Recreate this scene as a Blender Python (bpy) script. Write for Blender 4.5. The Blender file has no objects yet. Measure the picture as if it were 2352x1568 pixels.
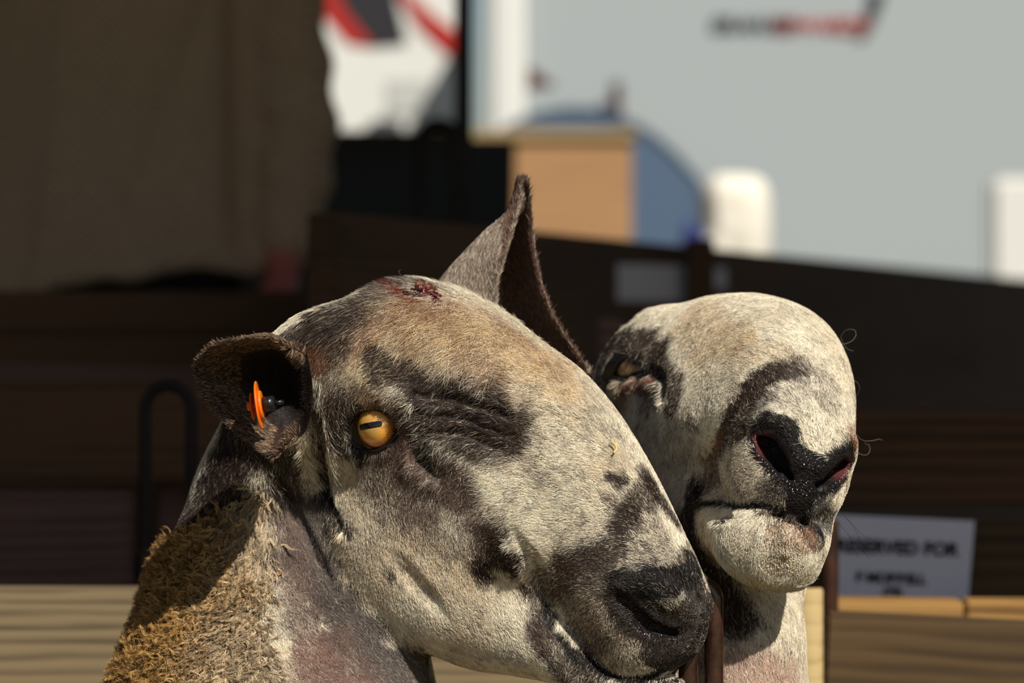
import bpy, bmesh, math, random, time
import numpy as np
from mathutils import Vector, Matrix
from mathutils.bvhtree import BVHTree
T0 = time.time()
rng = np.random.default_rng(7)
random.seed(7)

# ------------------------------------------------------------------ camera
CAM = np.array([0.0, -2.2, 0.90])
FPX = 8800.0
scene = bpy.context.scene
col = scene.collection
cam_d = bpy.data.cameras.new('camera'); cam = bpy.data.objects.new('camera', cam_d)
col.objects.link(cam); scene.camera = cam
cam.location = CAM; cam.rotation_euler = (math.radians(90), 0, 0)
cam_d.sensor_width = 36.0; cam_d.lens = FPX / 2352 * 36.0
cam_d.clip_start = 0.05; cam_d.clip_end = 200
cam_d.dof.use_dof = True; cam_d.dof.focus_distance = 2.13
cam_d.dof.aperture_fstop = 7.6; cam_d.dof.aperture_blades = 9

def at(px, py, y):
    """point at depth y (world) seen at a pixel of the 2352x1568 frame"""
    k = (y - CAM[1]) / FPX
    return np.array([(px - 1176) * k, y, CAM[2] - (py - 784) * k])

# ------------------------------------------------------------------ light
w = bpy.data.worlds.new('sky'); scene.world = w; w.use_nodes = True
nt = w.node_tree; bgn = nt.nodes['Background']
sky = nt.nodes.new('ShaderNodeTexSky'); sky.sky_type = 'NISHITA'; sky.sun_disc = False
sky.sun_elevation = math.radians(42); sky.sun_rotation = math.radians(150)
nt.links.new(sky.outputs['Color'], bgn.inputs['Color']); bgn.inputs['Strength'].default_value = 0.055
SUN_AZ, SUN_EL = math.radians(33), math.radians(44)
sun_dir = Vector((math.sin(SUN_AZ) * math.cos(SUN_EL), -math.cos(SUN_AZ) * math.cos(SUN_EL), math.sin(SUN_EL)))
sl = bpy.data.lights.new('sun', 'SUN'); sl.energy = 4.9; sl.angle = math.radians(0.53); sl.color = (1.0, 0.945, 0.855)
so = bpy.data.objects.new('sun', sl); col.objects.link(so)
so.rotation_euler = sun_dir.to_track_quat('Z', 'Y').to_euler(); so.location = sun_dir * 20
scene.view_settings.view_transform = 'Standard'; scene.view_settings.look = 'None'
scene.view_settings.gamma = 1.0; scene.view_settings.exposure = 0.0
scene.view_settings.use_curve_mapping = False

# ------------------------------------------------------------------ small helpers
def lin(r, g, b):
    f = lambda c: (c / 255 / 12.92) if c / 255 <= 0.04045 else ((c / 255 + 0.055) / 1.055) ** 2.4
    return np.array([f(r), f(g), f(b)])

def tag(o, label=None, cat=None, group=None, kind=None):
    if label: o['label'] = label
    if cat: o['category'] = cat
    if group: o['group'] = group
    if kind: o['kind'] = kind
    return o

def empty(name, loc, label, cat, group=None):
    o = bpy.data.objects.new(name, None); col.objects.link(o)
    o.location = loc; o.empty_display_size = 0.05
    return tag(o, label, cat, group)

def link(name, me, mat=None, parent=None):
    o = bpy.data.objects.new(name, me); col.objects.link(o)
    if mat: me.materials.append(mat)
    if parent is not None:
        o.parent = parent
        o.matrix_parent_inverse = Matrix.Translation(-Vector(parent.location))
    return o

def mesh_np(name, V, F, smooth=True):
    me = bpy.data.meshes.new(name)
    V = np.asarray(V, np.float32); F = np.asarray(F, np.int32)
    me.vertices.add(len(V)); me.vertices.foreach_set('co', V.ravel())
    k = F.shape[1]
    me.loops.add(F.size); me.loops.foreach_set('vertex_index', F.ravel())
    me.polygons.add(len(F))
    me.polygons.foreach_set('loop_start', np.arange(0, F.size, k, dtype=np.int32))
    me.polygons.foreach_set('use_smooth', np.full(len(F), smooth))
    me.update(calc_edges=True); me.validate()
    return me

# value noise ------------------------------------------------------
def _hash(ix, iy, iz, seed):
    h = (ix.astype(np.int64) * 374761393 + iy.astype(np.int64) * 668265263 + iz.astype(np.int64) * 2147483647 + seed * 144665) & 0xffffffff
    h = ((h ^ (h >> 13)) * 1274126177) & 0xffffffff
    h = h ^ (h >> 16)
    return (h & 0xffff) / 65535.0

def noise(P, scale, seed=0):
    q = np.asarray(P) * scale + 100.0
    i = np.floor(q); f = q - i; f = f * f * (3 - 2 * f); i = i.astype(np.int64)
    r = 0
    for dx in (0, 1):
        for dy in (0, 1):
            for dz in (0, 1):
                wgt = (f[:, 0] if dx else 1 - f[:, 0]) * (f[:, 1] if dy else 1 - f[:, 1]) * (f[:, 2] if dz else 1 - f[:, 2])
                r = r + wgt * _hash(i[:, 0] + dx, i[:, 1] + dy, i[:, 2] + dz, seed)
    return r * 2 - 1

def fbm(P, scale, seed=0, o=3):
    return sum(noise(P, scale * 2 ** k, seed + k * 17) * 0.5 ** k for k in range(o))

# ------------------------------------------------------------------ implicit modelling
def smin(a, b, k):
    h = np.clip(0.5 + 0.5 * (b - a) / k, 0, 1)
    return b + (a - b) * h - k * h * (1 - h)

def smax(a, b, k): return -smin(-a, -b, k)

def d_ell(P, c, r, R=None):
    q = P - np.asarray(c, np.float32)
    if R is not None: q = q @ np.asarray(R, np.float32).T
    r = np.asarray(r, np.float32)
    k0 = np.sqrt(((q / r) ** 2).sum(1)); k1 = np.sqrt(((q / (r * r)) ** 2).sum(1)) + 1e-9
    return k0 * (k0 - 1) / k1

def d_cone(P, a, b, ra, rb):
    a = np.asarray(a, np.float32); b = np.asarray(b, np.float32); ab = b - a
    t = np.clip(((P - a) @ ab) / (ab @ ab + 1e-12), 0, 1)
    d = np.sqrt((((P - a) - t[:, None] * ab) ** 2).sum(1))
    return d - (ra + (rb - ra) * t)

def d_path(P, pts, rs):
    d = None
    for i in range(len(pts) - 1):
        e = d_cone(P, pts[i], pts[i + 1], rs[i], rs[i + 1])
        d = e if d is None else np.minimum(d, e)
    return d

def cinterp(x, xs, ys):
    """smooth (monotone-ish cubic) table look-up"""
    xs = np.asarray(xs, float); ys = np.asarray(ys, float)
    m = np.gradient(ys, xs)
    i = np.clip(np.searchsorted(xs, x) - 1, 0, len(xs) - 2)
    h = xs[i + 1] - xs[i]; t = np.clip((x - xs[i]) / h, 0, 1)
    return ((2 * t ** 3 - 3 * t ** 2 + 1) * ys[i] + (t ** 3 - 2 * t ** 2 + t) * h * m[i]
            + (-2 * t ** 3 + 3 * t ** 2) * ys[i + 1] + (t ** 3 - t ** 2) * h * m[i + 1])

def d_loft(P, st, n=2.2):
    """st rows: f, top, bottom, halfwidth"""
    st = np.asarray(st, float)
    f = P[:, 0]; T = cinterp(f, st[:, 0], st[:, 1]); B = cinterp(f, st[:, 0], st[:, 2]); W = np.maximum(cinterp(f, st[:, 0], st[:, 3]), 1)
    uc = (T + B) / 2; H = np.maximum((T - B) / 2, 1)
    q = ((np.abs(P[:, 2]) / W) ** n + (np.abs(P[:, 1] - uc) / H) ** n) ** (1 / n)
    d = (q - 1) * np.minimum(W, H)
    over = np.maximum(st[0, 0] - f, f - st[-1, 0])
    return np.where(over > 0, np.sqrt(np.maximum(d, 0) ** 2 + over ** 2), d).astype(np.float32)

def surface_nets(fn, lo, hi, h, band=3.0):
    """fn(points)->distance; adaptive: coarse pass 4h, fine only near the surface"""
    lo = np.asarray(lo, float); hi = np.asarray(hi, float)
    n = np.ceil((hi - lo) / (4 * h)).astype(int) * 4 + 1
    nc = (n - 1) // 4 + 1
    gc = np.stack(np.meshgrid(*[lo[a] + np.arange(nc[a]) * 4 * h for a in range(3)], indexing='ij'), -1).reshape(-1, 3).astype(np.float32)
    dc = fn(gc).reshape(nc)
    D = np.repeat(np.repeat(np.repeat(dc, 4, 0), 4, 1), 4, 2)[:n[0], :n[1], :n[2]]
    mask = np.abs(D) < 4 * h * band
    idx = np.argwhere(mask)
    pts = (lo + idx * h).astype(np.float32)
    out = np.empty(len(pts), np.float32)
    for s in range(0, len(pts), 400000): out[s:s + 400000] = fn(pts[s:s + 400000])
    D = D.astype(np.float32).copy(); D[mask] = out
    ins = D < 0
    c = ins[:-1, :-1, :-1].astype(np.int8)
    s8 = sum(ins[a:n[0] - 1 + a, b:n[1] - 1 + b, e:n[2] - 1 + e].astype(np.int8) for a in (0, 1) for b in (0, 1) for e in (0, 1))
    act = (s8 > 0) & (s8 < 8)
    ci = np.argwhere(act)
    vid = -np.ones(act.shape, np.int32); vid[act] = np.arange(len(ci))
    acc = np.zeros((len(ci), 3)); cnt = np.zeros(len(ci))
    corners = [(a, b, e) for a in (0, 1) for b in (0, 1) for e in (0, 1)]
    for p in corners:
        for ax in range(3):
            if p[ax] == 0:
                q = list(p); q[ax] = 1
                d0 = D[ci[:, 0] + p[0], ci[:, 1] + p[1], ci[:, 2] + p[2]]; d1 = D[ci[:, 0] + q[0], ci[:, 1] + q[1], ci[:, 2] + q[2]]
                m = (d0 < 0) != (d1 < 0)
                t = np.where(m, d0 / np.where(m, d0 - d1, 1), 0)
                for k in range(3):
                    acc[:, k] += m * (p[k] + (t if k == ax else 0))
                cnt += m
    V = lo + (ci + acc / cnt[:, None]) * h
    F = []
    for ax in range(3):
        a1, a2 = [(1, 2), (2, 0), (0, 1)][ax]
        sl0 = [slice(1, n[k] - 1) for k in range(3)]; sl0[ax] = slice(0, n[ax] - 1)
        sl1 = list(sl0); sl1[ax] = slice(1, n[ax])
        A = ins[tuple(sl0)]; Bb = ins[tuple(sl1)]
        e = np.argwhere(A != Bb)
        off = np.array([1, 1, 1]); off[ax] = 0; e = e + off
        flip = ins[e[:, 0], e[:, 1], e[:, 2]]
        def cell(d1, d2):
            q = e.copy(); q[:, a1] -= d1; q[:, a2] -= d2
            return vid[q[:, 0], q[:, 1], q[:, 2]]
        quad = np.stack([cell(1, 1), cell(0, 1), cell(0, 0), cell(1, 0)], 1)
        quad[~flip] = quad[~flip][:, ::-1]
        F.append(quad)
    F = np.concatenate(F); F = F[(F >= 0).all(1)]
    return V, F

def grad(fn, P, e):
    P = P.astype(np.float32); g = np.empty((len(P), 3), np.float32)
    for k in range(3):
        o = np.zeros(3, np.float32); o[k] = e
        g[:, k] = (fn(P + o) - fn(P - o)) / (2 * e)
    return g

def project(fn, V, e, lim, it=2):
    for _ in range(it):
        d = fn(V.astype(np.float32)); g = grad(fn, V, e); g2 = np.maximum((g * g).sum(1), 0.05)
        st = g * (d / g2)[:, None]; l = np.sqrt((st * st).sum(1)) + 1e-9
        V = V - st * np.minimum(1, lim / l)[:, None]
    return V
# ------------------------------------------------------------------ sheep heads (local frame in mm: f forward, u up, s to the sheep's right side)
def pose(th, ps, ro):
    th, ps, ro = np.radians([th, ps, ro])
    F0 = np.array([np.cos(th), 0, -np.sin(th)]); U0 = np.array([np.sin(th), 0, np.cos(th)]); S0 = np.array([0, -1, 0])
    F = np.cos(ps) * F0 + np.sin(ps) * S0; S1 = np.cos(ps) * S0 - np.sin(ps) * F0
    S = np.cos(ro) * S1 - np.sin(ro) * U0; U = np.cos(ro) * U0 + np.sin(ro) * S1
    return np.array([F, U, S])

class Head:
    def __init__(self, P, O): self.P = P; self.O = np.asarray(O, float)
    def w(self, q): return self.O + (np.atleast_2d(np.asarray(q, float)) @ self.P) * 0.001
    def l(self, p): return ((np.atleast_2d(p) - self.O) @ self.P.T) * 1000.0

MIR = np.array([1, 1, -1])
def both(P, pts, rs):
    """path distance, mirrored left/right"""
    Q = P.copy(); Q[:, 2] = np.abs(Q[:, 2])
    return d_path(Q, pts, rs)

def head_field(spec):
    sk, md = spec['skull'], spec['jaw']
    def fn(P):
        Q = P.copy(); Q[:, 2] = np.abs(Q[:, 2])
        d = d_loft(P, sk, spec.get('n', 2.25))
        dj = d_loft(P, md, 2.3)
        km = 5 + 16 * np.clip((165 - P[:, 0]) / 60, 0, 1)
        d = smin(d, dj, km)
        for c, r, k in spec['bumps']:
            d = smin(d, d_ell(Q, c, r), k)
        for a, b, ra, rb, k in spec['neck']:
            d = smin(d, d_cone(P, a, b, ra, rb), k)
        for pts, rs, k in spec['ridges']:
            d = smin(d, d_path(P, pts, rs), k)
        for pts, rs, k in spec['grooves']:
            d = smax(d, -d_path(P, pts, rs), k)
        for pts, rs, k in spec['carve']:
            d = smax(d, -d_path(Q, pts, rs), k)
        for pts, rs, k in spec['lips']:
            d = smin(d, d_path(Q, pts, rs), k)
        d = d + 2.0 * np.clip((190 - P[:, 0]) / 25, 0, 1)
        for c, r, R in spec['sockets']:
            d = smax(d, -d_ell(P, c, r, R), 5)
        return d.astype(np.float32)
    return fn
SKULL = [(-112, 20, 5, 5), (-104, 34, -12, 26), (-90, 47, -30, 44), (-60, 61, -40, 60), (-30, 71, -45, 66), (0, 76, -48, 63), (30, 78, -48, 56),
         (60, 81, -46, 50), (90, 75, -42, 46), (120, 64, -36, 42), (150, 51, -30, 39), (180, 38, -26, 37), (197, 27, -23, 30), (207, 15, -19, 19), (212, 2, -14, 8), (214, -5, -8, 2)]
JAW = [(-16, -38, -50, 8), (-8, -22, -66, 26), (15, -10, -90, 40), (45, -10, -108, 44), (75, -15, -112, 42), (105, -18, -104, 38), (135, -22, -84, 34),
       (160, -26, -67, 31), (185, -26, -62, 28), (203, -20, -60, 22), (215, -20, -54, 14), (221, -28, -44, 5), (223, -33, -38, 2)]
NOSTRIL = ([(171, 4, 38), (180, 0, 34), (192, -2, 27), (203, 1, 16)], [4.5, 6.5, 5.5, 3], 4)
NOST_RIM = ([(166, 8, 33), (176, 17, 31), (190, 17, 24), (203, 12, 13)], [5, 6, 6, 5], 8)
MOUTH = ([(140, -25, 40), (160, -35, 36), (180, -41, 33), (196, -38, 27), (208, -27, 15), (214, -17, 0)], [1.5, 2.6, 3, 3, 2.6, 2], 4)
PHIL = ([(210, 8, 0), (214, -2, 0), (215, -14, 0)], [1.5, 2, 2], 3)
# ---- sheep in profile
PA = pose(38, 20, 18)
EYE_A = at(855, 983, -0.055)
HA = Head(PA, EYE_A - PA[2] * 0.062)
# ---- sheep facing the camera
PB = pose(52.15, 73.4, 34.6)
HB = Head(PB, (0.1243, 0.1205, 0.8692))

def nk(H, rows, k=25):
    """neck / body cones given as pixel + depth + radius(mm)"""
    q = [(H.l(at(x, y, d))[0], r) for x, y, d, r in rows]
    return [(q[i][0], q[i + 1][0], q[i][1], q[i + 1][1], k) for i in range(len(q) - 1)]

def px_path(H, pts, rs, k):
    """groove / ridge path given as (pixel x, y, depth)"""
    return ([H.l(at(*p))[0] for p in pts], rs, k)

SKA = [(-104, -25, -35, 8), (-97, -4, -45, 30), (-85, 20, -50, 46), (-70, 39, -48, 56), (-50, 60, -45, 61), (-25, 71, -45, 65), (0, 76, -48, 63), (30, 78, -48, 56),
       (60, 80.5, -46, 49), (90, 75, -42, 45), (120, 64, -36, 41), (150, 50, -38, 37), (177, 36, -47, 31), (191, 26, -44, 25), (200, 17, -32, 18), (206, 7, -17, 11), (209, -3, -10, 3)]
SKB = [(-104, -10, -25, 8), (-97, 0, -45, 30), (-85, 0, -50, 42), (-60, 23, -45, 49), (-25, 43, -45, 55), (0, 58, -48, 55), (30, 68, -48, 53),
       (60, 75, -46, 51), (90, 77, -42, 49), (120, 71, -36, 46), (150, 58, -34, 41), (177, 43, -38, 36), (193, 31, -36, 30), (204, 19, -26, 21), (211, 8, -17, 12), (214, -3, -10, 3)]
JAW0 = [(-16, -38, -50, 8), (-8, -22, -66, 26), (15, -10, -88, 40), (45, -10, -102, 44), (75, -15, -105, 42), (105, -18, -98, 39), (135, -18, -79, 38),
       (158, -22, -66, 36), (182, -25, -62, 29), (200, -20, -60, 22), (211, -20, -54, 14), (217, -28, -44, 5), (219, -33, -38, 2)]
JAW = [(-16, -38, -50, 8), (-8, -22, -66, 26), (15, -10, -88, 40), (45, -10, -102, 44), (75, -15, -105, 42), (105, -18, -98, 39), (135, -24, -81, 38),
       (158, -32, -70, 35), (182, -38, -68, 29), (200, -29, -66, 22), (211, -25, -60, 14), (217, -33, -50, 5), (219, -38, -44, 2)]
JAWB = JAW0[:8] + [(182, -26, -62, 32), (200, -20, -64, 29), (212, -20, -58, 20), (219, -28, -50, 9), (221, -33, -42, 3)]
NOSTRIL = ([(168, 4, 34), (178, 0, 31), (188, -2, 25), (198, 1, 16)], [3.4, 4.4, 3.8, 2.6], 2.5)
NOST_RIM = ([(163, 9, 30), (172, 17, 27), (185, 17, 21), (196, 12, 13)], [5, 6, 6, 5], 8)
MOUTH = ([(138, -28, 39), (155, -41, 35), (174, -49, 31), (190, -47, 25), (202, -34, 14), (210, -22, 0)], [1.5, 2.4, 2.6, 2.6, 2.4, 2.5], 3)
PHIL = ([(209, 8, 0), (212, -2, 0), (213, -14, 0)], [1.5, 2, 2], 3)
MOUTH_B = ([(140, -30, 38), (160, -34, 34), (180, -36, 31), (194, -34, 26), (206, -26, 14), (214, -19, 0)], [1.5, 2.2, 2.2, 2.2, 2.2, 2.5], 3)
PHIL_B = ([(212, 8, 0), (215, -2, 0), (216, -14, 0)], [1.5, 2.5, 2.5], 3)

def face_bumps():
    return [((48, -56, 32), (54, 44, 20), 22), ((0, 22, 45), (32, 12, 17), 12), ((58, -6, 38), (50, 20, 11), 26), ((-45, 0, 45), (35, 40, 20), 20)]
specA = dict(skull=SKA, jaw=JAW, n=2.25, bumps=face_bumps(),
    neck=nk(HA, [(735, 1010, 0.035, 56), (685, 1190, 0.058, 58), (655, 1420, 0.05, 73), (635, 1720, 0.01, 93), (590, 2300, -0.08, 130)]),
    ridges=[], grooves=[], carve=[NOSTRIL, MOUTH, PHIL], lips=[NOST_RIM], sockets=[])
NOSTRIL_B = ([(189, 14, 22.5), (197, 13, 18.5), (204, 8, 12.5), (209, 2, 7.5)], [5.5, 8.6, 7.6, 3.4], 3)
RIM_B = ([(176, 16, 28), (186, 24, 23), (199, 21, 15), (209, 10, 5)], [5, 6, 6, 5], 8)
bB = face_bumps(); bB[1] = ((-12, 22, 38), (26, 16, 18), 14); bB[3] = ((-45, -14, 40), (35, 32, 18), 20); bB.append(((4, 3, 49), (28, 22, 16), 12))
specB = dict(skull=SKB, jaw=JAWB, n=2.25, bumps=bB,
    neck=nk(HB, [(1590, 1000, 0.17, 56), (1605, 1300, 0.085, 58), (1625, 1480, 0.022, 51), (1610, 1800, 0.03, 70), (1520, 2350, 0.14, 120)]),
    ridges=[], grooves=[], carve=[NOSTRIL_B, MOUTH_B, PHIL_B], lips=[RIM_B], sockets=[])
specB['ridges'].append(([(178, -28, -24), (198, -30, -17)], [11, 10], 8))

# ------------------------------------------------------------------ eyes
def eye_frame(H, c_local, gaze, up=(0, 0, 1)):
    z = np.asarray(gaze, float); z /= np.linalg.norm(z)
    x = np.cross(up, z); x /= np.linalg.norm(x); y = np.cross(z, x)
    return H.w(c_local)[0], np.array([x, y, z])

def on_sphere(c, r, px, py):
    d = at(px, py, 0) - CAM; d /= np.linalg.norm(d)
    o = CAM - c; b = o @ d; disc = b * b - (o @ o - r * r)
    if disc < 0: t = -b
    else: t = -b - math.sqrt(disc)
    return CAM + t * d

def catmull(pts, n, closed=True):
    P = np.asarray(pts, float); N = len(P); out = []
    rngI = range(N) if closed else range(N - 1)
    for i in rngI:
        g = lambda j: P[j % N] if closed else P[min(max(j, 0), N - 1)]
        p0, p1, p2, p3 = g(i - 1), g(i), g(i + 1), g(i + 2)
        for t in np.linspace(0, 1, n, endpoint=False):
            out.append(0.5 * (2 * p1 + (p2 - p0) * t + (2 * p0 - 5 * p1 + 4 * p2 - p3) * t * t + (3 * p1 - p0 - 3 * p2 + p3) * t ** 3))
    if not closed: out.append(P[-1])
    return np.array(out)

def tube(path, rad, closed=False, k=10, squash=None):
    """sweep -> V, F"""
    path = np.asarray(path, float); n = len(path); rad = np.broadcast_to(rad, n)
    tan = (np.roll(path, -1, 0) - np.roll(path, 1, 0)) if closed else np.gradient(path, axis=0)
    tan /= np.linalg.norm(tan, axis=1)[:, None] + 1e-12
    nrm = np.cross(tan[0], [0.3, 0.5, 0.81]); nrm /= np.linalg.norm(nrm); V = []
    for i in range(n):
        nrm = nrm - tan[i] * (nrm @ tan[i]); nrm /= np.linalg.norm(nrm); bi = np.cross(tan[i], nrm)
        a = np.linspace(0, 2 * np.pi, k, endpoint=False)
        V.append(path[i] + rad[i] * (np.cos(a)[:, None] * nrm + np.sin(a)[:, None] * bi))
    V = np.concatenate(V); F = []
    for i in range(n if closed else n - 1):
        j = (i + 1) % n
        for a in range(k):
            b = (a + 1) % k; F.append((i * k + a, i * k + b, j * k + b, j * k + a))
    if not closed:
        for e, s in ((0, -1), (n - 1, 1)):
            c = len(V); V = np.vstack([V, path[e] + tan[e] * s * rad[e] * 0.4])
            for a in range(k):
                b = (a + 1) % k
                F.append((c, e * k + b, e * k + a, e * k + a) if s < 0 else (c, e * k + a, e * k + b, e * k + b))
    return V, np.array(F)

def grid_patch(rows, nu=10, nv=10, thick=0.003):
    """bicubic sheet through rows of (px,py,y), given thickness -> V,F (closed)"""
    R = np.array([[at(*p) for p in r] for r in rows])
    A = np.array([catmull(r, nu, False) for r in R])
    Bm = np.array([catmull(A[:, j], nv, False) for j in range(A.shape[1])]).transpose(1, 0, 2)
    nr, nc = Bm.shape[:2]
    du = np.gradient(Bm, axis=1); dv = np.gradient(Bm, axis=0); N = np.cross(du, dv); N /= np.linalg.norm(N, axis=2)[..., None] + 1e-12
    vv = np.linspace(-1, 1, nr)[:, None]; uu = np.linspace(0, 1, nc)[None, :]
    th = thick * np.clip(1.15 - np.abs(vv) ** 4, 0.3, 1) * np.clip(1.6 - uu ** 3, .5, 1.6) / 2
    top = Bm + N * th[..., None]; bot = Bm - N * th[..., None]
    V = np.concatenate([top.reshape(-1, 3), bot.reshape(-1, 3)]); o = nr * nc; F = []
    id_ = lambda i, j: i * nc + j
    for i in range(nr - 1):
        for j in range(nc - 1):
            F.append((id_(i, j), id_(i, j + 1), id_(i + 1, j + 1), id_(i + 1, j)))
            F.append((o + id_(i, j), o + id_(i + 1, j), o + id_(i + 1, j + 1), o + id_(i, j + 1)))
    for j in range(nc - 1):
        F.append((id_(0, j), o + id_(0, j), o + id_(0, j + 1), id_(0, j + 1)))
        F.append((id_(nr - 1, j), id_(nr - 1, j + 1), o + id_(nr - 1, j + 1), o + id_(nr - 1, j)))
    for i in range(nr - 1):
        F.append((id_(i, 0), id_(i + 1, 0), o + id_(i + 1, 0), o + id_(i, 0)))
        F.append((id_(i, nc - 1), o + id_(i, nc - 1), o + id_(i + 1, nc - 1), id_(i + 1, nc - 1)))
    return V, np.array(F)

cA, fA = eye_frame(HA, (0, 0, 46), PA[2] * 1.0 + np.array([-0.12, -0.12, 0.09]), up=(-0.20, 0, 0.98))
cB, fB = eye_frame(HB, (4, 2, 50), np.array([-0.50, -0.84, 0.12]), up=(0.2, 0, 0.97))
EYE_R = 0.016
LID_A = [(797, 990), (806, 968), (824, 950), (850, 941), (876, 946), (898, 960), (920, 982), (908, 1002), (890, 1021), (863, 1033), (835, 1032), (811, 1017)]
LID_B = [(1412, 862), (1420, 836), (1440, 820), (1464, 820), (1486, 838), (1508, 847), (1486, 854), (1462, 858), (1438, 866)]
def lid_carve(H, c, pts, rs, out=0.006, k=2.0):
    q = [H.l(on_sphere(c, EYE_R + out, *p))[0] for p in pts]
    q2 = [H.l(on_sphere(c, EYE_R - 0.006, *p))[0] for p in pts]
    return (q, rs, k), (q2, rs, k)
specA['grooves'] += lid_carve(HA, cA, [(815, 984), (835, 983), (855, 983), (875, 982), (900, 984)], [5, 9.5, 11.2, 9.5, 4.5])
specB['grooves'] += lid_carve(HB, cB, [(1425, 850), (1445, 841), (1462, 840), (1490, 846)], [5.2, 6.6, 5.4, 1.8])

EAR_A1 = [[(672, 802, -.128), (618, 776, -.136), (550, 779, -.128), (494, 794, -.108), (458, 832, -.088)],
          [(700, 830, -.078), (632, 792, -.080), (560, 797, -.084), (500, 812, -.090), (457, 848, -.086)],
          [(712, 900, -.064), (640, 880, -.052), (575, 872, -.058), (512, 864, -.078), (460, 868, -.086)],
          [(708, 965, -.066), (650, 965, -.066), (588, 938, -.074), (525, 905, -.084), (468, 892, -.088)],
          [(672, 1000, -.095), (632, 1046, -.108), (585, 1020, -.106), (530, 972, -.098), (478, 922, -.090)]]
EAR_A2 = [[(1140, 720, .035), (1140, 660, .035), (1158, 590, .035), (1190, 478, .045), (1196, 420, .050)],
          [(985, 700, .05), (1040, 625, .055), (1105, 555, .055), (1172, 488, .052), (1192, 418, .052)],
          [(1050, 740, .085), (1100, 640, .095), (1140, 560, .085), (1192, 480, .062), (1200, 415, .054)],
          [(1190, 780, .09), (1180, 670, .10), (1188, 580, .085), (1204, 490, .066), (1208, 417, .054)],
          [(1352, 860, .045), (1268, 725, .055), (1230, 605, .062), (1217, 490, .060), (1212, 428, .052)]]
# ------------------------------------------------------------------ materials
def nmat(name, rough=0.6, spec=0.4, color=(.5, .5, .5)):
    m = bpy.data.materials.new(name); m.use_nodes = True
    b = m.node_tree.nodes['Principled BSDF']
    b.inputs['Base Color'].default_value = (*color, 1); b.inputs['Roughness'].default_value = rough
    b.inputs['Specular IOR Level'].default_value = spec
    return m, m.node_tree, b

def nadd(t, kind, **kw):
    n = t.nodes.new(kind)
    for k, v in kw.items():
        if k in n.inputs: n.inputs[k].default_value = v
        else: setattr(n, k, v)
    return n

M_hair, t, b = nmat('coat_hair', 0.45, 0.3)
a = nadd(t, 'ShaderNodeAttribute', attribute_name='hcol'); t.links.new(a.outputs['Color'], b.inputs['Base Color'])
M_wool, t, b = nmat('wool_fibre', 0.5, 0.3)
a = nadd(t, 'ShaderNodeAttribute', attribute_name='hcol'); t.links.new(a.outputs['Color'], b.inputs['Base Color'])
M_skin, t, b = nmat('sheep_skin', 0.7, 0.25)
a = nadd(t, 'ShaderNodeAttribute', attribute_name='scol'); t.links.new(a.outputs['Color'], b.inputs['Base Color'])
wet = nadd(t, 'ShaderNodeAttribute', attribute_name='wet')
mr = nadd(t, 'ShaderNodeMapRange'); t.links.new(wet.outputs['Fac'], mr.inputs['Value']); mr.inputs['To Min'].default_value = 0.75; mr.inputs['To Max'].default_value = 0.13
t.links.new(mr.outputs['Result'], b.inputs['Roughness'])
tc = nadd(t, 'ShaderNodeTexCoord'); vo = nadd(t, 'ShaderNodeTexVoronoi', Scale=650.0); t.links.new(tc.outputs['Object'], vo.inputs['Vector'])
bp = nadd(t, 'ShaderNodeBump', Strength=0.9, Distance=0.0010); t.links.new(vo.outputs['Distance'], bp.inputs['Height'])
ml = nadd(t, 'ShaderNodeMath', operation='MULTIPLY'); t.links.new(wet.outputs['Fac'], ml.inputs[0]); ml.inputs[1].default_value = 1.0
t.links.new(ml.outputs[0], bp.inputs['Strength']); t.links.new(bp.outputs['Normal'], b.inputs['Normal'])
M_lid = nmat('eyelid_skin', 0.42, 0.5, (0.018, 0.013, 0.012))[0]

# ------------------------------------------------------------------ coat colours, with some shade painted in
CREAM = lin(240, 228, 204); TAN = lin(206, 172, 122); BROWN = lin(76, 55, 45); DARK = lin(50, 35, 28); BLACK = lin(26, 22, 21)
GREY = lin(98, 88, 82); MAUVE = lin(122, 100, 90); PINK = lin(144, 110, 97); RUST = lin(140, 92, 58); GOLD = lin(206, 166, 104); WARM = lin(160, 128, 96); GR2 = lin(168, 160, 150)

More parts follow.
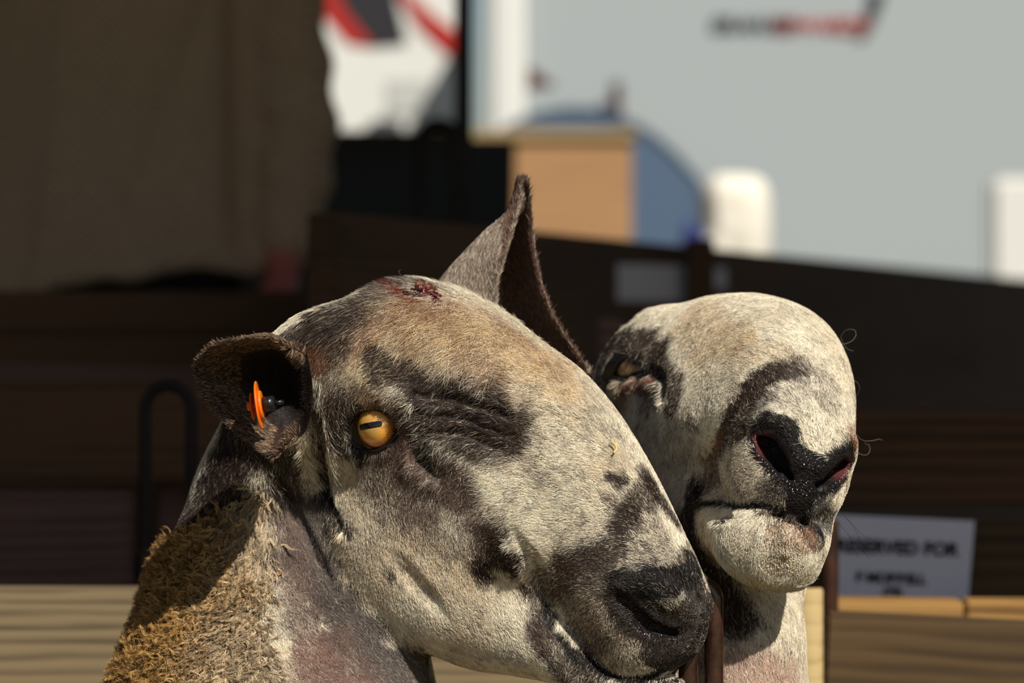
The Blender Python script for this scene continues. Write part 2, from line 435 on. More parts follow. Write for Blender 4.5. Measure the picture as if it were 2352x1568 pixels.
COAT_SHADE_A = [  # pixel polyline, radius px, colour, strength
    ([(880, 790), (1000, 755), (1150, 780), (1270, 860)], 78, lin(224, 196, 150), .6), ([(1000, 760), (1150, 780), (1250, 840)], 50, TAN, .3), ([(850, 760), (930, 720), (1080, 715)], 40, RUST, .6), ([(1150, 740), (1230, 800), (1300, 870)], 26, RUST, .3), ([(1110, 830), (1160, 880), (1190, 930)], 36, RUST, .4),
    ([(850, 1300), (950, 1250), (1050, 1300)], 60, TAN, .25), ([(760, 1180), (800, 1320)], 45, TAN, .3), ([(800, 1080), (860, 1180)], 40, WARM, .2),
    ([(690, 800), (745, 755), (800, 720), (860, 695), (930, 675), (990, 665), (1045, 672)], 34, DARK, .9), ([(770, 790), (820, 745), (870, 705)], 36, DARK, .9),
    ([(700, 830), (760, 800)], 26, RUST, .6), ([(745, 900), (790, 870), (850, 885), (905, 925)], 34, BROWN, .62), ([(752, 985), (770, 930), (800, 905)], 34, DARK, .85),
    ([(790, 965), (825, 930), (880, 930), (925, 965)], 15, BLACK, .97), ([(790, 1000), (825, 1038), (880, 1036), (920, 1004)], 17, BLACK, .95), ([(680, 768), (740, 728)], 30, DARK, .9), ([(860, 900), (930, 935)], 24, WARM, .6),
    ([(905, 820), (960, 850), (1030, 870), (1100, 910), (1165, 950)], 40, DARK, .88), ([(1000, 900), (1080, 940), (1190, 975)], 52, DARK, .9),
    ([(960, 955), (1050, 985), (1130, 1010), (1190, 1005)], 40, DARK, .85), ([(1170, 1050), (1215, 1030)], 22, BROWN, .5), ([(1225, 940), (1210, 1000)], 18, BROWN, .4),
    ([(965, 1000), (990, 1050), (1030, 1085), (1070, 1120)], 40, BLACK, .88), ([(1050, 1080), (1100, 1150), (1140, 1215)], 36, BROWN, .6), ([(1010, 1120), (1080, 1190), (1120, 1240)], 38, MAUVE, .5),
    ([(870, 1075), (930, 1020), (940, 1090), (950, 1150)], 42, MAUVE, .75), ([(925, 985), (945, 1010), (935, 1060)], 24, lin(104, 80, 70), .75), ([(900, 1160), (960, 1190), (1030, 1230)], 38, MAUVE, .35),
    ([(1110, 1290), (1150, 1245), (1172, 1285)], 32, DARK, 1), ([(1132, 1200), (1155, 1235)], 20, DARK, .9), ([(1110, 1240), (1120, 1200)], 22, BROWN, .6), ([(1198, 1330), (1202, 1338)], 10, BROWN, .9),
    ([(1330, 1290), (1380, 1270), (1430, 1245), (1455, 1200)], 34, DARK, .85), ([(1250, 1345), (1330, 1310), (1400, 1290)], 36, BROWN, .7), ([(1440, 1210), (1480, 1160), (1490, 1110), (1500, 1180)], 24, DARK, .85),
    ([(1418, 1108), (1440, 1116)], 17, DARK, .95), ([(1405, 1150), (1420, 1160)], 12, BROWN, .6), ([(1500, 1125), (1530, 1175), (1556, 1215)], 22, DARK, .95),
    ([(1320, 1360), (1350, 1440), (1400, 1400)], 56, BROWN, .62), ([(1400, 1340), (1380, 1300)], 40, GREY, .5), ([(1350, 1520), (1420, 1480), (1500, 1500)], 40, BROWN, .5),
    ([(1500, 1230), (1540, 1290)], 34, GREY, .45), ([(1470, 1280), (1500, 1320)], 30, GREY, .5), ([(1445, 1345), (1520, 1350), (1600, 1320)], 38, BLACK, 1), ([(1590, 1290), (1600, 1380)], 34, BLACK, .97), ([(1480, 1410), (1560, 1440), (1590, 1440)], 40, BLACK, .97), ([(1430, 1400), (1460, 1430), (1520, 1450)], 24, BLACK, .85), ([(1500, 1480), (1570, 1500)], 30, DARK, .75),
    ([(1245, 1410), (1245, 1470), (1290, 1530), (1350, 1560)], 32, DARK, .8), ([(1225, 1440), (1235, 1480)], 26, BROWN, .7), ([(1255, 1385), (1275, 1440), (1330, 1500), (1400, 1545), (1470, 1552), (1530, 1530), (1570, 1495)], 13, BLACK, 1),
    ([(640, 1095), (660, 1130), (690, 1150)], 34, DARK, .8), ([(690, 1160), (700, 1250), (745, 1350), (800, 1450), (870, 1520), (980, 1568)], 62, GREY, .97), ([(650, 1180), (660, 1300), (690, 1400), (720, 1560)], 42, MAUVE, .75),
    ([(770, 1470), (790, 1520), (810, 1580)], 50, MAUVE, .9), ([(700, 1490), (690, 1560), (860, 1590)], 44, PINK, .55), ([(620, 1130), (620, 1200)], 24, GREY, .5),
    ([(672, 800), (695, 850), (700, 950), (712, 1060)], 20, CREAM, .7), ([(735, 850), (722, 900), (738, 1010), (746, 1100), (785, 1190)], 11, BLACK, .85), ([(742, 1040), (750, 1080)], 18, DARK, .7), ([(740, 1110), (750, 1125)], 16, BLACK, .95), ([(800, 1180), (805, 1200)], 12, DARK, .8),  # black line paints the shade of the fold before the ear
    ([(560, 950), (530, 1050), (490, 1130), (450, 1200)], 105, DARK, .97), ([(440, 1020), (430, 1180)], 60, DARK, .97), ([(640, 1010), (650, 1090)], 46, DARK, .9), ([(460, 1000), (450, 1100), (420, 1200)], 50, DARK, .97), ([(890, 1290), (895, 1300)], 9, DARK, .9),  # neck under the ear: dark hair plus the ear's shadow painted in
    ([(960, 670), (990, 690), (1000, 685)], 9, lin(120, 20, 16), .9),
]
FLOW_A = [(1500, 1180, -.6, -.8), (1350, 950, -.9, -.35), (1200, 850, -1, -.1), (1250, 1050, -1, -.2), (1100, 900, -1, 0), (1000, 750, -1, .15), (880, 720, -.9, .5), (850, 820, -1, .35),
    (780, 850, -.6, .8), (780, 1080, .15, 1), (870, 1150, .1, 1), (950, 1120, 0, 1), (1050, 1120, -.7, .6), (1150, 1120, -1, .25), (1300, 1150, -1, 0), (1250, 1250, -1, .35), (900, 1300, .3, 1), (1000, 1300, .3, 1),
    (1000, 1400, .5, .85), (1150, 1380, .3, .9), (1100, 1500, .8, .4), (1200, 1520, 1, .15), (1350, 1380, -.8, .6), (1400, 1250, -.8, -.2), (1450, 1330, -.7, 0), (1350, 1470, -.5, .9), (1450, 1500, -.1, 1),
    (1550, 1280, -.35, -.9), (710, 950, 0, 1), (710, 1100, .1, 1), (690, 1300, .1, 1), (780, 1420, .3, 1), (550, 1150, -.3, 1), (650, 1100, 0, 1), (480, 1050, 0, 1), (940, 1500, .7, .6)]
COAT_SHADE_B = [
    ([(1610, 710), (1650, 790), (1700, 780)], 55, TAN, .4), ([(1560, 1000), (1530, 1080), (1560, 1140)], 60, GR2, .35), ([(1480, 950), (1500, 1000)], 40, GR2, .4), ([(1700, 790), (1780, 820)], 40, TAN, .25),
    ([(1405, 805), (1440, 768), (1490, 765), (1530, 800)], 38, DARK, .95), ([(1390, 860), (1385, 900)], 24, DARK, .8), ([(1520, 800), (1550, 850), (1565, 890), (1550, 920)], 30, DARK, .85), ([(1530, 850), (1520, 900)], 26, DARK, .7),
    ([(1405, 868), (1420, 830), (1445, 812), (1475, 818), (1510, 842), (1525, 860)], 13, BLACK, 1), ([(1440, 868), (1480, 860), (1500, 880)], 16, lin(110, 70, 55), .85), ([(1430, 895), (1400, 930)], 26, WARM, .5), ([(1480, 880), (1500, 920)], 20, BROWN, .5),
    ([(1590, 950), (1600, 960)], 14, BROWN, .6),
    ([(1840, 862), (1790, 865), (1740, 890), (1700, 935), (1672, 985)], 36, DARK, .98), ([(1745, 925), (1705, 980), (1650, 1045), (1632, 1095)], 36, DARK, .9), ([(1665, 1000), (1635, 1060), (1620, 1120)], 20, RUST, .6),
    ([(1850, 870), (1900, 885), (1910, 940)], 34, GREY, .35), ([(1760, 950), (1850, 900)], 34, GR2, .45), ([(1640, 1110), (1700, 1090), (1760, 1080)], 50, GR2, .4),
    ([(1745, 985), (1775, 970), (1805, 975), (1828, 1010), (1842, 1060), (1848, 1100)], 26, BLACK, 1), ([(1745, 1015), (1765, 1055), (1800, 1080), (1840, 1095)], 18, BLACK, .97),
    ([(1855, 1095), (1900, 1068), (1955, 1035)], 19, BLACK, 1), ([(1870, 1110), (1920, 1110)], 16, BLACK, .9), ([(1848, 1090), (1840, 1130), (1832, 1170)], 22, BLACK, 1), ([(1800, 1105), (1820, 1130)], 26, lin(52, 48, 46), .9), ([(1760, 1130), (1800, 1150)], 24, GREY, .8),
    ([(1875, 1160), (1895, 1190)], 34, lin(64, 60, 58), .9), ([(1765, 1172), (1830, 1190), (1880, 1240)], 20, BROWN, .8), ([(1790, 1210), (1850, 1240)], 24, RUST, .45),
    ([(1618, 1148), (1700, 1152), (1770, 1157), (1832, 1172), (1870, 1205), (1890, 1235)], 8, BLACK, 1), ([(1600, 1090), (1598, 1160)], 22, BLACK, .9), ([(1580, 1180), (1590, 1240), (1620, 1320), (1680, 1400)], 52, DARK, .95), ([(1965, 980), (1962, 1020)], 18, RUST, .6),  # mouth corner and throat: shadow painted over partly dark hair
    ([(1680, 1540), (1790, 1568)], 70, lin(196, 160, 144), .7)]
FLOW_B = [(1900, 800, -.4, -.9), (1800, 750, -.9, -.4), (1700, 760, -1, 0), (1600, 740, -1, .1), (1500, 760, -.6, .6), (1430, 760, -.4, .9), (1560, 860, -.5, .8), (1640, 900, -.3, 1), (1560, 980, -.3, 1),
    (1480, 950, -.3, 1), (1600, 1080, -.3, 1), (1700, 1000, -.8, -.1), (1720, 1080, -.9, .35), (1780, 930, -.5, -.85), (1880, 980, .1, -1), (1940, 980, .3, -.9), (1850, 880, -.1, -1), (1700, 920, -.7, -.7),
    (1660, 1060, -.8, .3), (1750, 1120, -.6, .35), (1880, 1180, .4, .8), (1920, 1180, .5, .6), (1680, 1200, -.3, 1), (1760, 1260, 0, 1), (1840, 1270, .2, 1), (1740, 1500, 0, 1), (1640, 1400, 0, 1)]

class Surf:
    def __init__(self, V, F):
        self.V = V; self.F = F
        self.bvh = BVHTree.FromPolygons([Vector(v) for v in V.tolist()], F.tolist())
    def ray(self, px, py):
        d = at(px, py, 0) - CAM; d /= np.linalg.norm(d)
        h = self.bvh.ray_cast(Vector(CAM), Vector(d), 10)
        if h[0] is None:
            best = self.bvh.find_nearest(Vector(CAM + d * (2.2 / max(d[1], .1))))
            return np.array(best[0]), np.array(best[1])
        return np.array(h[0]), np.array(h[1])

def prep_strokes(surf, strokes):
    out = []
    for pts, r, c, s in strokes:
        dense = []
        for a, b in zip(pts, pts[1:]):
            n = max(1, int(math.hypot(b[0] - a[0], b[1] - a[1]) / 30))
            dense += [(a[0] + (b[0] - a[0]) * k / n, a[1] + (b[1] - a[1]) * k / n) for k in range(n)]
        dense.append(pts[-1])
        P = np.array([surf.ray(*p)[0] for p in dense])
        k = np.abs(P[:, 1].mean() - CAM[1]) / FPX
        out.append((P, r * k, c, s))
    return out

def paint(P, strokes, base, rg, hard=False):
    """colour at surface points: each stroke is a patch of coat or painted shade lying on the skin (3D distance to its line)"""
    C = np.tile(base, (len(P), 1))
    warp = fbm(P, 90, 3) * 0.55 + fbm(P, 320, 5, 2) * 0.35
    for S, r, c, s in strokes:
        lo = S.min(0) - r * 2.5; hi = S.max(0) + r * 2.5
        m = np.where(((P > lo) & (P < hi)).all(1))[0]
        if not len(m): continue
        d = np.full(len(m), 1e9)
        for a, b in zip(S[:-1], S[1:]):
            ab = b - a; t_ = np.clip(((P[m] - a) @ ab) / (ab @ ab + 1e-12), 0, 1)
            d = np.minimum(d, np.linalg.norm(P[m] - a - t_[:, None] * ab, axis=1))
        x = d / r + warp[m] * 0.75
        al = np.clip((1.52 - x) / .8, 0, 1); al = al * al * (3 - 2 * al) * s
        if rg is not None:      # single hairs: take the patch colour or keep the other
            al = np.where(rg.random(len(m)) < al, 0.65 + 0.35 * al, al * 0.3)
        C[m] = C[m] * (1 - al[:, None]) + c * al[:, None]
    return C

def make_curves(name, pts, rad, colr, mat, parent):
    """pts (N,k,3) -> hair curves object"""
    n, k = pts.shape[:2]
    hc = bpy.data.hair_curves.new(name); hc.add_curves([k] * n)
    org = np.array(parent.location)
    hc.attributes['position'].data.foreach_set('vector', pts.reshape(-1, 3).astype(np.float32).ravel()) if 'position' in hc.attributes else None
    ra = hc.attributes.get('radius') or hc.attributes.new('radius', 'FLOAT', 'POINT')
    ra.data.foreach_set('value', rad.reshape(-1).astype(np.float32))
    ca = hc.attributes.new('hcol', 'FLOAT_COLOR', 'CURVE')
    ca.data.foreach_set('color', np.concatenate([colr, np.ones((n, 1))], 1).astype(np.float32).ravel())
    hc.materials.append(mat)
    o = bpy.data.objects.new(name, hc); col.objects.link(o)
    o.parent = parent; o.matrix_parent_inverse = Matrix.Translation(-Vector(parent.location))
    return o

def tri_sample(V, F, N, n, rg, wfun):
    T = np.concatenate([F[:, [0, 1, 2]], F[:, [0, 2, 3]]])
    a, b, c = V[T[:, 0]], V[T[:, 1]], V[T[:, 2]]
    ar = np.linalg.norm(np.cross(b - a, c - a), axis=1) / 2
    cen = (a + b + c) / 3; nn = (N[T[:, 0]] + N[T[:, 1]] + N[T[:, 2]]) / 3
    w_ = ar * wfun(cen, nn); w_ = w_ / w_.sum()
    t_ = rg.choice(len(T), n, p=w_)
    r1 = np.sqrt(rg.random(n))[:, None]; r2 = rg.random(n)[:, None]
    P = a[t_] * (1 - r1) + b[t_] * r1 * (1 - r2) + c[t_] * r1 * r2
    nm = N[T[t_, 0]] * (1 - r1) + N[T[t_, 1]] * r1 * (1 - r2) + N[T[t_, 2]] * r1 * r2
    return P, nm / (np.linalg.norm(nm, axis=1)[:, None] + 1e-9)

def vnormals(V, F):
    fn = np.cross(V[F[:, 2]] - V[F[:, 0]], V[F[:, 3]] - V[F[:, 1]])
    N = np.zeros_like(V)
    for k in range(4): np.add.at(N, F[:, k], fn)
    return N / (np.linalg.norm(N, axis=1)[:, None] + 1e-12)

def flow_field(surf, flows, P, N, H, sig=0.022, clumps=(0.36, 0.42)):
    num = np.zeros_like(P); den = np.full(len(P), 1e-6)
    back = -H.P[0]
    for x, y, dx, dy in flows:
        q, _ = surf.ray(x, y); v = np.array([dx, 0, -dy])
        w_ = np.exp(-((P - q) ** 2).sum(1) / (2 * sig * sig)) + 1e-9
        num += w_[:, None] * v; den += w_
    c = num / den[:, None]
    far = np.exp(-den * 40)[:, None]; c = c * (1 - far) + back * far
    v1 = np.stack([noise(P, 60, 11 + k) for k in range(3)], 1); v2 = np.stack([noise(P, 260, 21 + k) for k in range(3)], 1)
    c = c + clumps[0] * v1 + clumps[1] * v2
    c -= N * (c * N).sum(1)[:, None]
    return c / (np.linalg.norm(c, axis=1)[:, None] + 1e-9)

def hair_strands(P, N, C, L, lift, rg, k=5, messy=0.18, clump=0.0):
    n = len(P); c = C + messy * rg.normal(size=(n, 3)); c -= N * (c * N).sum(1)[:, None]; c /= np.linalg.norm(c, axis=1)[:, None] + 1e-9
    side = np.cross(N, c); cur = rg.normal(size=n)[:, None] * 0.16
    t_ = np.linspace(0, 1, k)[None, :, None]
    Lr = (L * (0.7 + 0.6 * rg.random(n)))[:, None, None]
    return P[:, None, :] - N[:, None, :] * 0.0008 + Lr * (c[:, None] * t_ + N[:, None] * (lift[:, None, None] * (1.35 * t_ - 0.8 * t_ ** 2)) + (side * cur)[:, None] * t_ ** 2)

def taper(n, k, r0): 
    return r0[:, None] * np.array([0.9, 1, .9, .65, .22, .1][:k] if k <= 5 else np.concatenate([np.linspace(.9, 1, k // 2), np.linspace(1, .3, k - k // 2)]))[None, :]
TOCAM = lambda P: (CAM - P) / np.linalg.norm(CAM - P, axis=1)[:, None]
FUR = 1.0
def half(P, p0, p1):
    """signed distance (m) from the pixel line p0->p1, measured in world x/z"""
    a, b = at(*p0, 0), at(*p1, 0); d = b - a; d = d / np.linalg.norm(d); n = np.array([-d[2], 0, d[0]])
    return (P - a) @ n

def body_mesh(H, spec, lo, hi, lo2, hi2, h=0.002, creases=()):
    f = head_field(spec)
    V, F = surface_nets(lambda X: f(((X - H.O) @ H.P.T * 1000).astype(np.float32)) * 0.001, lo, hi, .005); rough = Surf(V, F)
    for pts, r, dep in creases:      # skin folds: grooves lying on the surface
        q = []
        for a, b in zip(pts, pts[1:]):
            for k in range(3): q.append((a[0] + (b[0] - a[0]) * k / 3, a[1] + (b[1] - a[1]) * k / 3))
        q.append(pts[-1]); hit = [rough.ray(*p) for p in q]
        P_ = [H.l(h_[0] + h_[1] * (r * .001 - dep * .001))[0] for h_ in hit]; n = len(P_)
        spec['grooves'].append((P_, [max(.3, r * min(1, .35 + 2.6 * min(i, n - 1 - i) / n)) for i in range(n)], 1.6))
    fn = lambda X: f(((X - H.O) @ H.P.T * 1000).astype(np.float32)) * 0.001
    V, F = surface_nets(fn, lo, hi, h)
    V = project(fn, V, 0.0006, 0.0015)
    V2, F2 = surface_nets(fn, lo2, hi2, 0.012)
    return V, F, V2, F2, fn

def add_attr(me, name, arr, typ='FLOAT_COLOR'):
    at_ = me.attributes.new(name, typ, 'POINT')
    if typ == 'FLOAT_COLOR': at_.data.foreach_set('color', np.concatenate([arr, np.ones((len(arr), 1))], 1).astype(np.float32).ravel())
    else: at_.data.foreach_set('value', arr.astype(np.float32))

def wetness(H, P, spec):
    q = H.l(P).astype(np.float32); q[:, 2] = np.abs(q[:, 2])
    d0 = d_path(q, [tuple(p) for p in spec['carve'][0][0]], np.array(spec['carve'][0][1]) + 1.0)
    d = np.minimum(d0, d_path(q, [tuple(p) for p in spec['carve'][2][0]], spec.get('philr', [5, 5, 4])))
    d2 = d_path(q, [tuple(p) for p in spec['carve'][1][0][2:]], [1.5] * 4)
    return np.clip(1 - np.maximum(d, 0) / spec.get('wetr', 3.5), 0, 1), np.clip(1 - np.maximum(d2, 0) / 2.0, 0, 1), d0, d2

# ================================================================== sheep in profile
shA = empty('sheep', (at(590, 784, 0)[0], -0.10, 0), 'cream and brown mottled ram in profile facing right, amber eye open, orange tag in ear', 'sheep', None)
for (a_, b_, ra, rb) in []: pass
legs = lambda H, xs, ys, zt: [(H.l((x, y, zt))[0], H.l((x, y, 0.34))[0], 75, 34, 30) for x in xs for y in ys] + [(H.l((x, y, 0.34))[0], H.l((x + .01, y, 0.03))[0], 34, 20, 10) for x in xs for y in ys]
cx = at(590, 784, 0)[0]
specA['neck'] += [(HA.l((cx, -0.10, 0.46))[0], HA.l((cx - .75, -0.12, 0.45))[0], 150, 170, 40)] + legs(HA, (cx - .03, cx - .72), (-.19, -.03), .45)
V, F, V2, F2, fnA = body_mesh(HA, specA, (-.33, -.22, .68), (.16, .24, .95), (-1.35, -.32, -.02), (.2, .3, .70), creases=[
    ([(728, 835), (718, 900), (735, 1000), (742, 1080), (760, 1140), (790, 1200)], 2.2, 2.6), ([(700, 870), (712, 960), (722, 1050), (735, 1110)], 1.6, 1.6), ([(742, 1090), (752, 1120)], 3.0, 3.6),
    ([(942, 972), (957, 1010), (966, 1050), (1000, 1080), (1020, 1092)], 2.4, 2.6), ([(1180, 1215), (1232, 1300), (1256, 1385)], 4, 1.0), ([(870, 1235), (960, 1340), (1060, 1450)], 8, .7),
    ([(950, 905), (1050, 915), (1185, 962)], 1.6, .9), ([(955, 945), (1060, 955), (1175, 1000)], 1.6, .9), ([(990, 985), (1080, 995), (1150, 1030)], 1.6, 1.0), ([(650, 1100), (690, 1200), (735, 1290), (770, 1360)], 3, 2.4)])
surfA = Surf(V, F); NA = vnormals(V, F)
stA = prep_strokes(surfA, COAT_SHADE_A)
Vall = np.concatenate([V, V2]); Fall = np.concatenate([F, F2 + len(V)])
def wool_mask_A(P):  # fleece starts left of a line down the neck, below the ear
    m = np.clip(-half(P, (634, 1110), (612, 1400)) / 0.012 + 0.5, 0, 1) * np.clip(-half(P, (410, 1260), (640, 1095)) / 0.016 + .5, 0, 1)
    m2 = np.clip(-half(P, (612, 1400), (640, 1568)) / 0.014 + 0.5, 0, 1)
    return np.where(P[:, 2] > at(0, 1400, 0)[2], m, m2)
sc = paint(Vall, stA, lin(196, 170, 140), None) * .55
wm = wool_mask_A(Vall); sc = sc * (1 - wm[:, None]) + lin(150, 112, 66) * wm[:, None]
wt, wt2, dn, dm = wetness(HA, Vall, specA)
w3 = np.clip(np.maximum(np.maximum(wt * 3, wt2 * 3), np.clip(1.3 - dm / 8, 0, 1)), 0, 1)
sc = sc * (1 - w3[:, None]) + lin(30, 25, 24) * w3[:, None]; sc = np.where((dn < -1.2)[:, None], lin(12, 8, 8), sc)
me = mesh_np('body', Vall, Fall); add_attr(me, 'scol', sc); add_attr(me, 'wet', np.maximum(wt, wt2 * .5) * (dn > -1.0), 'FLOAT')
bodyA = link('body', me, M_skin, shA)

def lidmask(P, c, L, r_out):
    ring = np.array([on_sphere(c, EYE_R, *p) for p in L]); ctr = ring.mean(0)
    m = np.ones(len(P))
    idx = np.where(np.linalg.norm(P - ctr, axis=1) < 0.03)[0]
    if len(idx):
        a = np.array([1176 + (P[idx, 0]) * FPX / (P[idx, 1] - CAM[1]), 784 - (P[idx, 2] - CAM[2]) * FPX / (P[idx, 1] - CAM[1])]).T
        poly = np.array(L, float); inside = np.zeros(len(idx), bool); dmin = np.full(len(idx), 1e9)
        for i in range(len(poly)):
            p, q = poly[i], poly[(i + 1) % len(poly)]
            cond = ((p[1] > a[:, 1]) != (q[1] > a[:, 1])); xx = (q[0] - p[0]) * (a[:, 1] - p[1]) / (q[1] - p[1] + 1e-9) + p[0]
            inside ^= cond & (a[:, 0] < xx)
            e = q - p; t_ = np.clip(((a - p) @ e) / (e @ e), 0, 1); dmin = np.minimum(dmin, np.linalg.norm(a - p - t_[:, None] * e, axis=1))
        m[idx] = np.where(inside | (dmin < r_out), 0, 1)
    return m

def coat(H, surf, V, F, N, strokes, flows, spec, base, n, rg, lidc, lidL, wool, parent, lenf, fn, nose_r, zmin=0.69):
    def wf(c, nn):
        f_ = (nn * TOCAM(c)).sum(1)
        return np.where(f_ > -0.25, 1.0, 0.15) * (c[:, 2] > zmin)
    P, Nn = tri_sample(V, F, N, n, rg, wf)
    wt, wt2, dn, dm = wetness(H, P, spec)
    keep = (rg.random(len(P)) > ((wt - .35) * 2.2 if nose_r < 6 else (wt - .3) * 1.0)) & (rg.random(len(P)) > (wt2 - .3) * 1.6) & (dn > 0) & (rg.random(len(P)) > wool(P) * 1.02) & (lidmask(P, lidc, lidL, 7) > 0)
    P, Nn = P[keep], Nn[keep]; dn = dn[keep]; dm = dm[keep]
    ql = H.l(P); nose = np.clip((nose_r - dn) / 3, 0, 1) + np.clip((ql[:, 0] - 190) / 6, 0, 1) * (nose_r > 6) * (ql[:, 1] > -22); nose = np.clip(nose, 0, 1)
    C = flow_field(surf, flows, P, Nn, H)
    colr = paint(P, strokes, base, rg)
    L, lift, messy = lenf(P); L = L * (1 - .5 * nose)
    nm_ = rg.random(len(P)) < nose * .97; colr[nm_] = np.where(rg.random((nm_.sum(), 1)) < (.15 if nose_r > 5 else .0), lin(112, 98, 86), lin(54, 48, 44) if nose_r > 5 else lin(40, 35, 34))
    lm_ = (dm < 2.2) & (rg.random(len(P)) < .75); colr[lm_] = lin(40, 33, 30)
    # streaks: slow tint change, fine tint change, and odd dark or pale hairs
    tint = 1 + 0.10 * fbm(P, 60, 31, 2) + 0.16 * noise(P, 420, 41) + 0.13 * rg.normal(size=len(P))
    warm = 0.5 + 0.5 * fbm(P, 35, 51, 2)
    streak = noise(ql * np.array([.035, .22, .22]), 1.0, 43) + .5 * noise(ql * np.array([.09, .5, .5]), 1.0, 44)
    tint = tint + .10 * streak
    colr = colr * np.clip(tint, .45, 1.5)[:, None]
    top_ = np.clip((ql[:, 1] - 20) / 25, 0, 1) * np.clip((110 - ql[:, 0]) / 60, 0, 1); sm_ = (rg.random(len(P)) < np.clip(streak - .02, 0, 1) * 2.0 * top_ * (nose_r > 5)) & (colr.mean(1) > .2); colr[sm_] = colr[sm_] * .45 + lin(150, 108, 70) * .4
    lum = colr.mean(1)
    tanm = np.clip(warm - .35, 0, 1) * 0.55 * (lum > .25) * rg.random(len(P)); colr = colr * (1 - tanm[:, None]) + TAN * tanm[:, None]
    q = rg.random(len(P)); dk = (q < 0.07) & (lum > .2); colr[dk] = colr[dk] * 0.3
    spk = np.interp(ql[:, 0], [20, 90], [.55, .28] if nose_r > 5 else [.62, .5]); sp = (noise(P, 230, 61) > spk) & (lum > .2) & (rg.random(len(P)) < .45); colr[sp] = colr[sp] * 0.45 + BROWN * .4
    lt = (q > 0.94) & (lum < .12) & (nose < .3); colr[lt] = colr[lt] * 0.4 + lin(190, 172, 145) * .6
    S = hair_strands(P, Nn, C + messy[:, None] * rg.normal(size=P.shape), L, lift, rg, 5, 0.12)
    for kk in range(1, 5):      # keep every strand clear of the skin
        need = 0.0005 + 0.16 * L * kk / 4 * (.5 + rg.random(len(P)))
        X = S[:, kk]; d = np.concatenate([fn(X[i:i + 200000].astype(np.float32)) for i in range(0, len(X), 200000)])
        S[:, kk] = X + Nn * np.clip(need - d, 0, .004)[:, None]
    r0 = (0.000095 + 0.00006 * rg.random(len(P)))
    o = make_curves('fur', S, taper(len(P), 5, r0), np.clip(colr, 0.003, 0.95), M_hair, parent)
    tag(o, kind='stuff'); return o

def lenA(P):
    q = HA.l(P)
    L = np.interp(q[:, 0], [-110, -60, 0, 60, 120, 170, 215], [.013, .013, .010, .008, .0065, .0045, .0035])
    top = np.clip((q[:, 1] - 40) / 25, 0, 1) * np.clip((60 - q[:, 0]) / 40, 0, 1)
    L = L * (1 + .35 * top)
    # bare shaved throat
    th = np.clip(half(P, (690, 1130), (760, 1330)) / 0.01, 0, 1)
    bare = .7 * np.exp(-np.minimum.reduce([np.linalg.norm(P[:, [0, 2]] - at(x, y, 0)[[0, 2]], axis=1) for x, y in [(680, 1180), (690, 1300), (720, 1400), (770, 1480), (700, 1540), (840, 1560)]]) ** 2 / (2 * .014 ** 2))
    L = L * (1 - .62 * bare)
    ey = np.linalg.norm(P - HA.w((0, 0, 60)), axis=1); L = L * (1 - .5 * np.clip((.026 - ey) / .008, 0, 1)) * (1 + .25 * top)
    lift = np.interp(q[:, 0], [-110, 0, 150, 215], [.34, .28, .24, .30])
    return L, lift, 0.12 + 0.35 * top
if FUR: coat(HA, surfA, V, F, NA, stA, FLOW_A, specA, CREAM, int(560000 * FUR), rng, cA, LID_A, wool_mask_A, shA, lenA, fnA, 7.0)

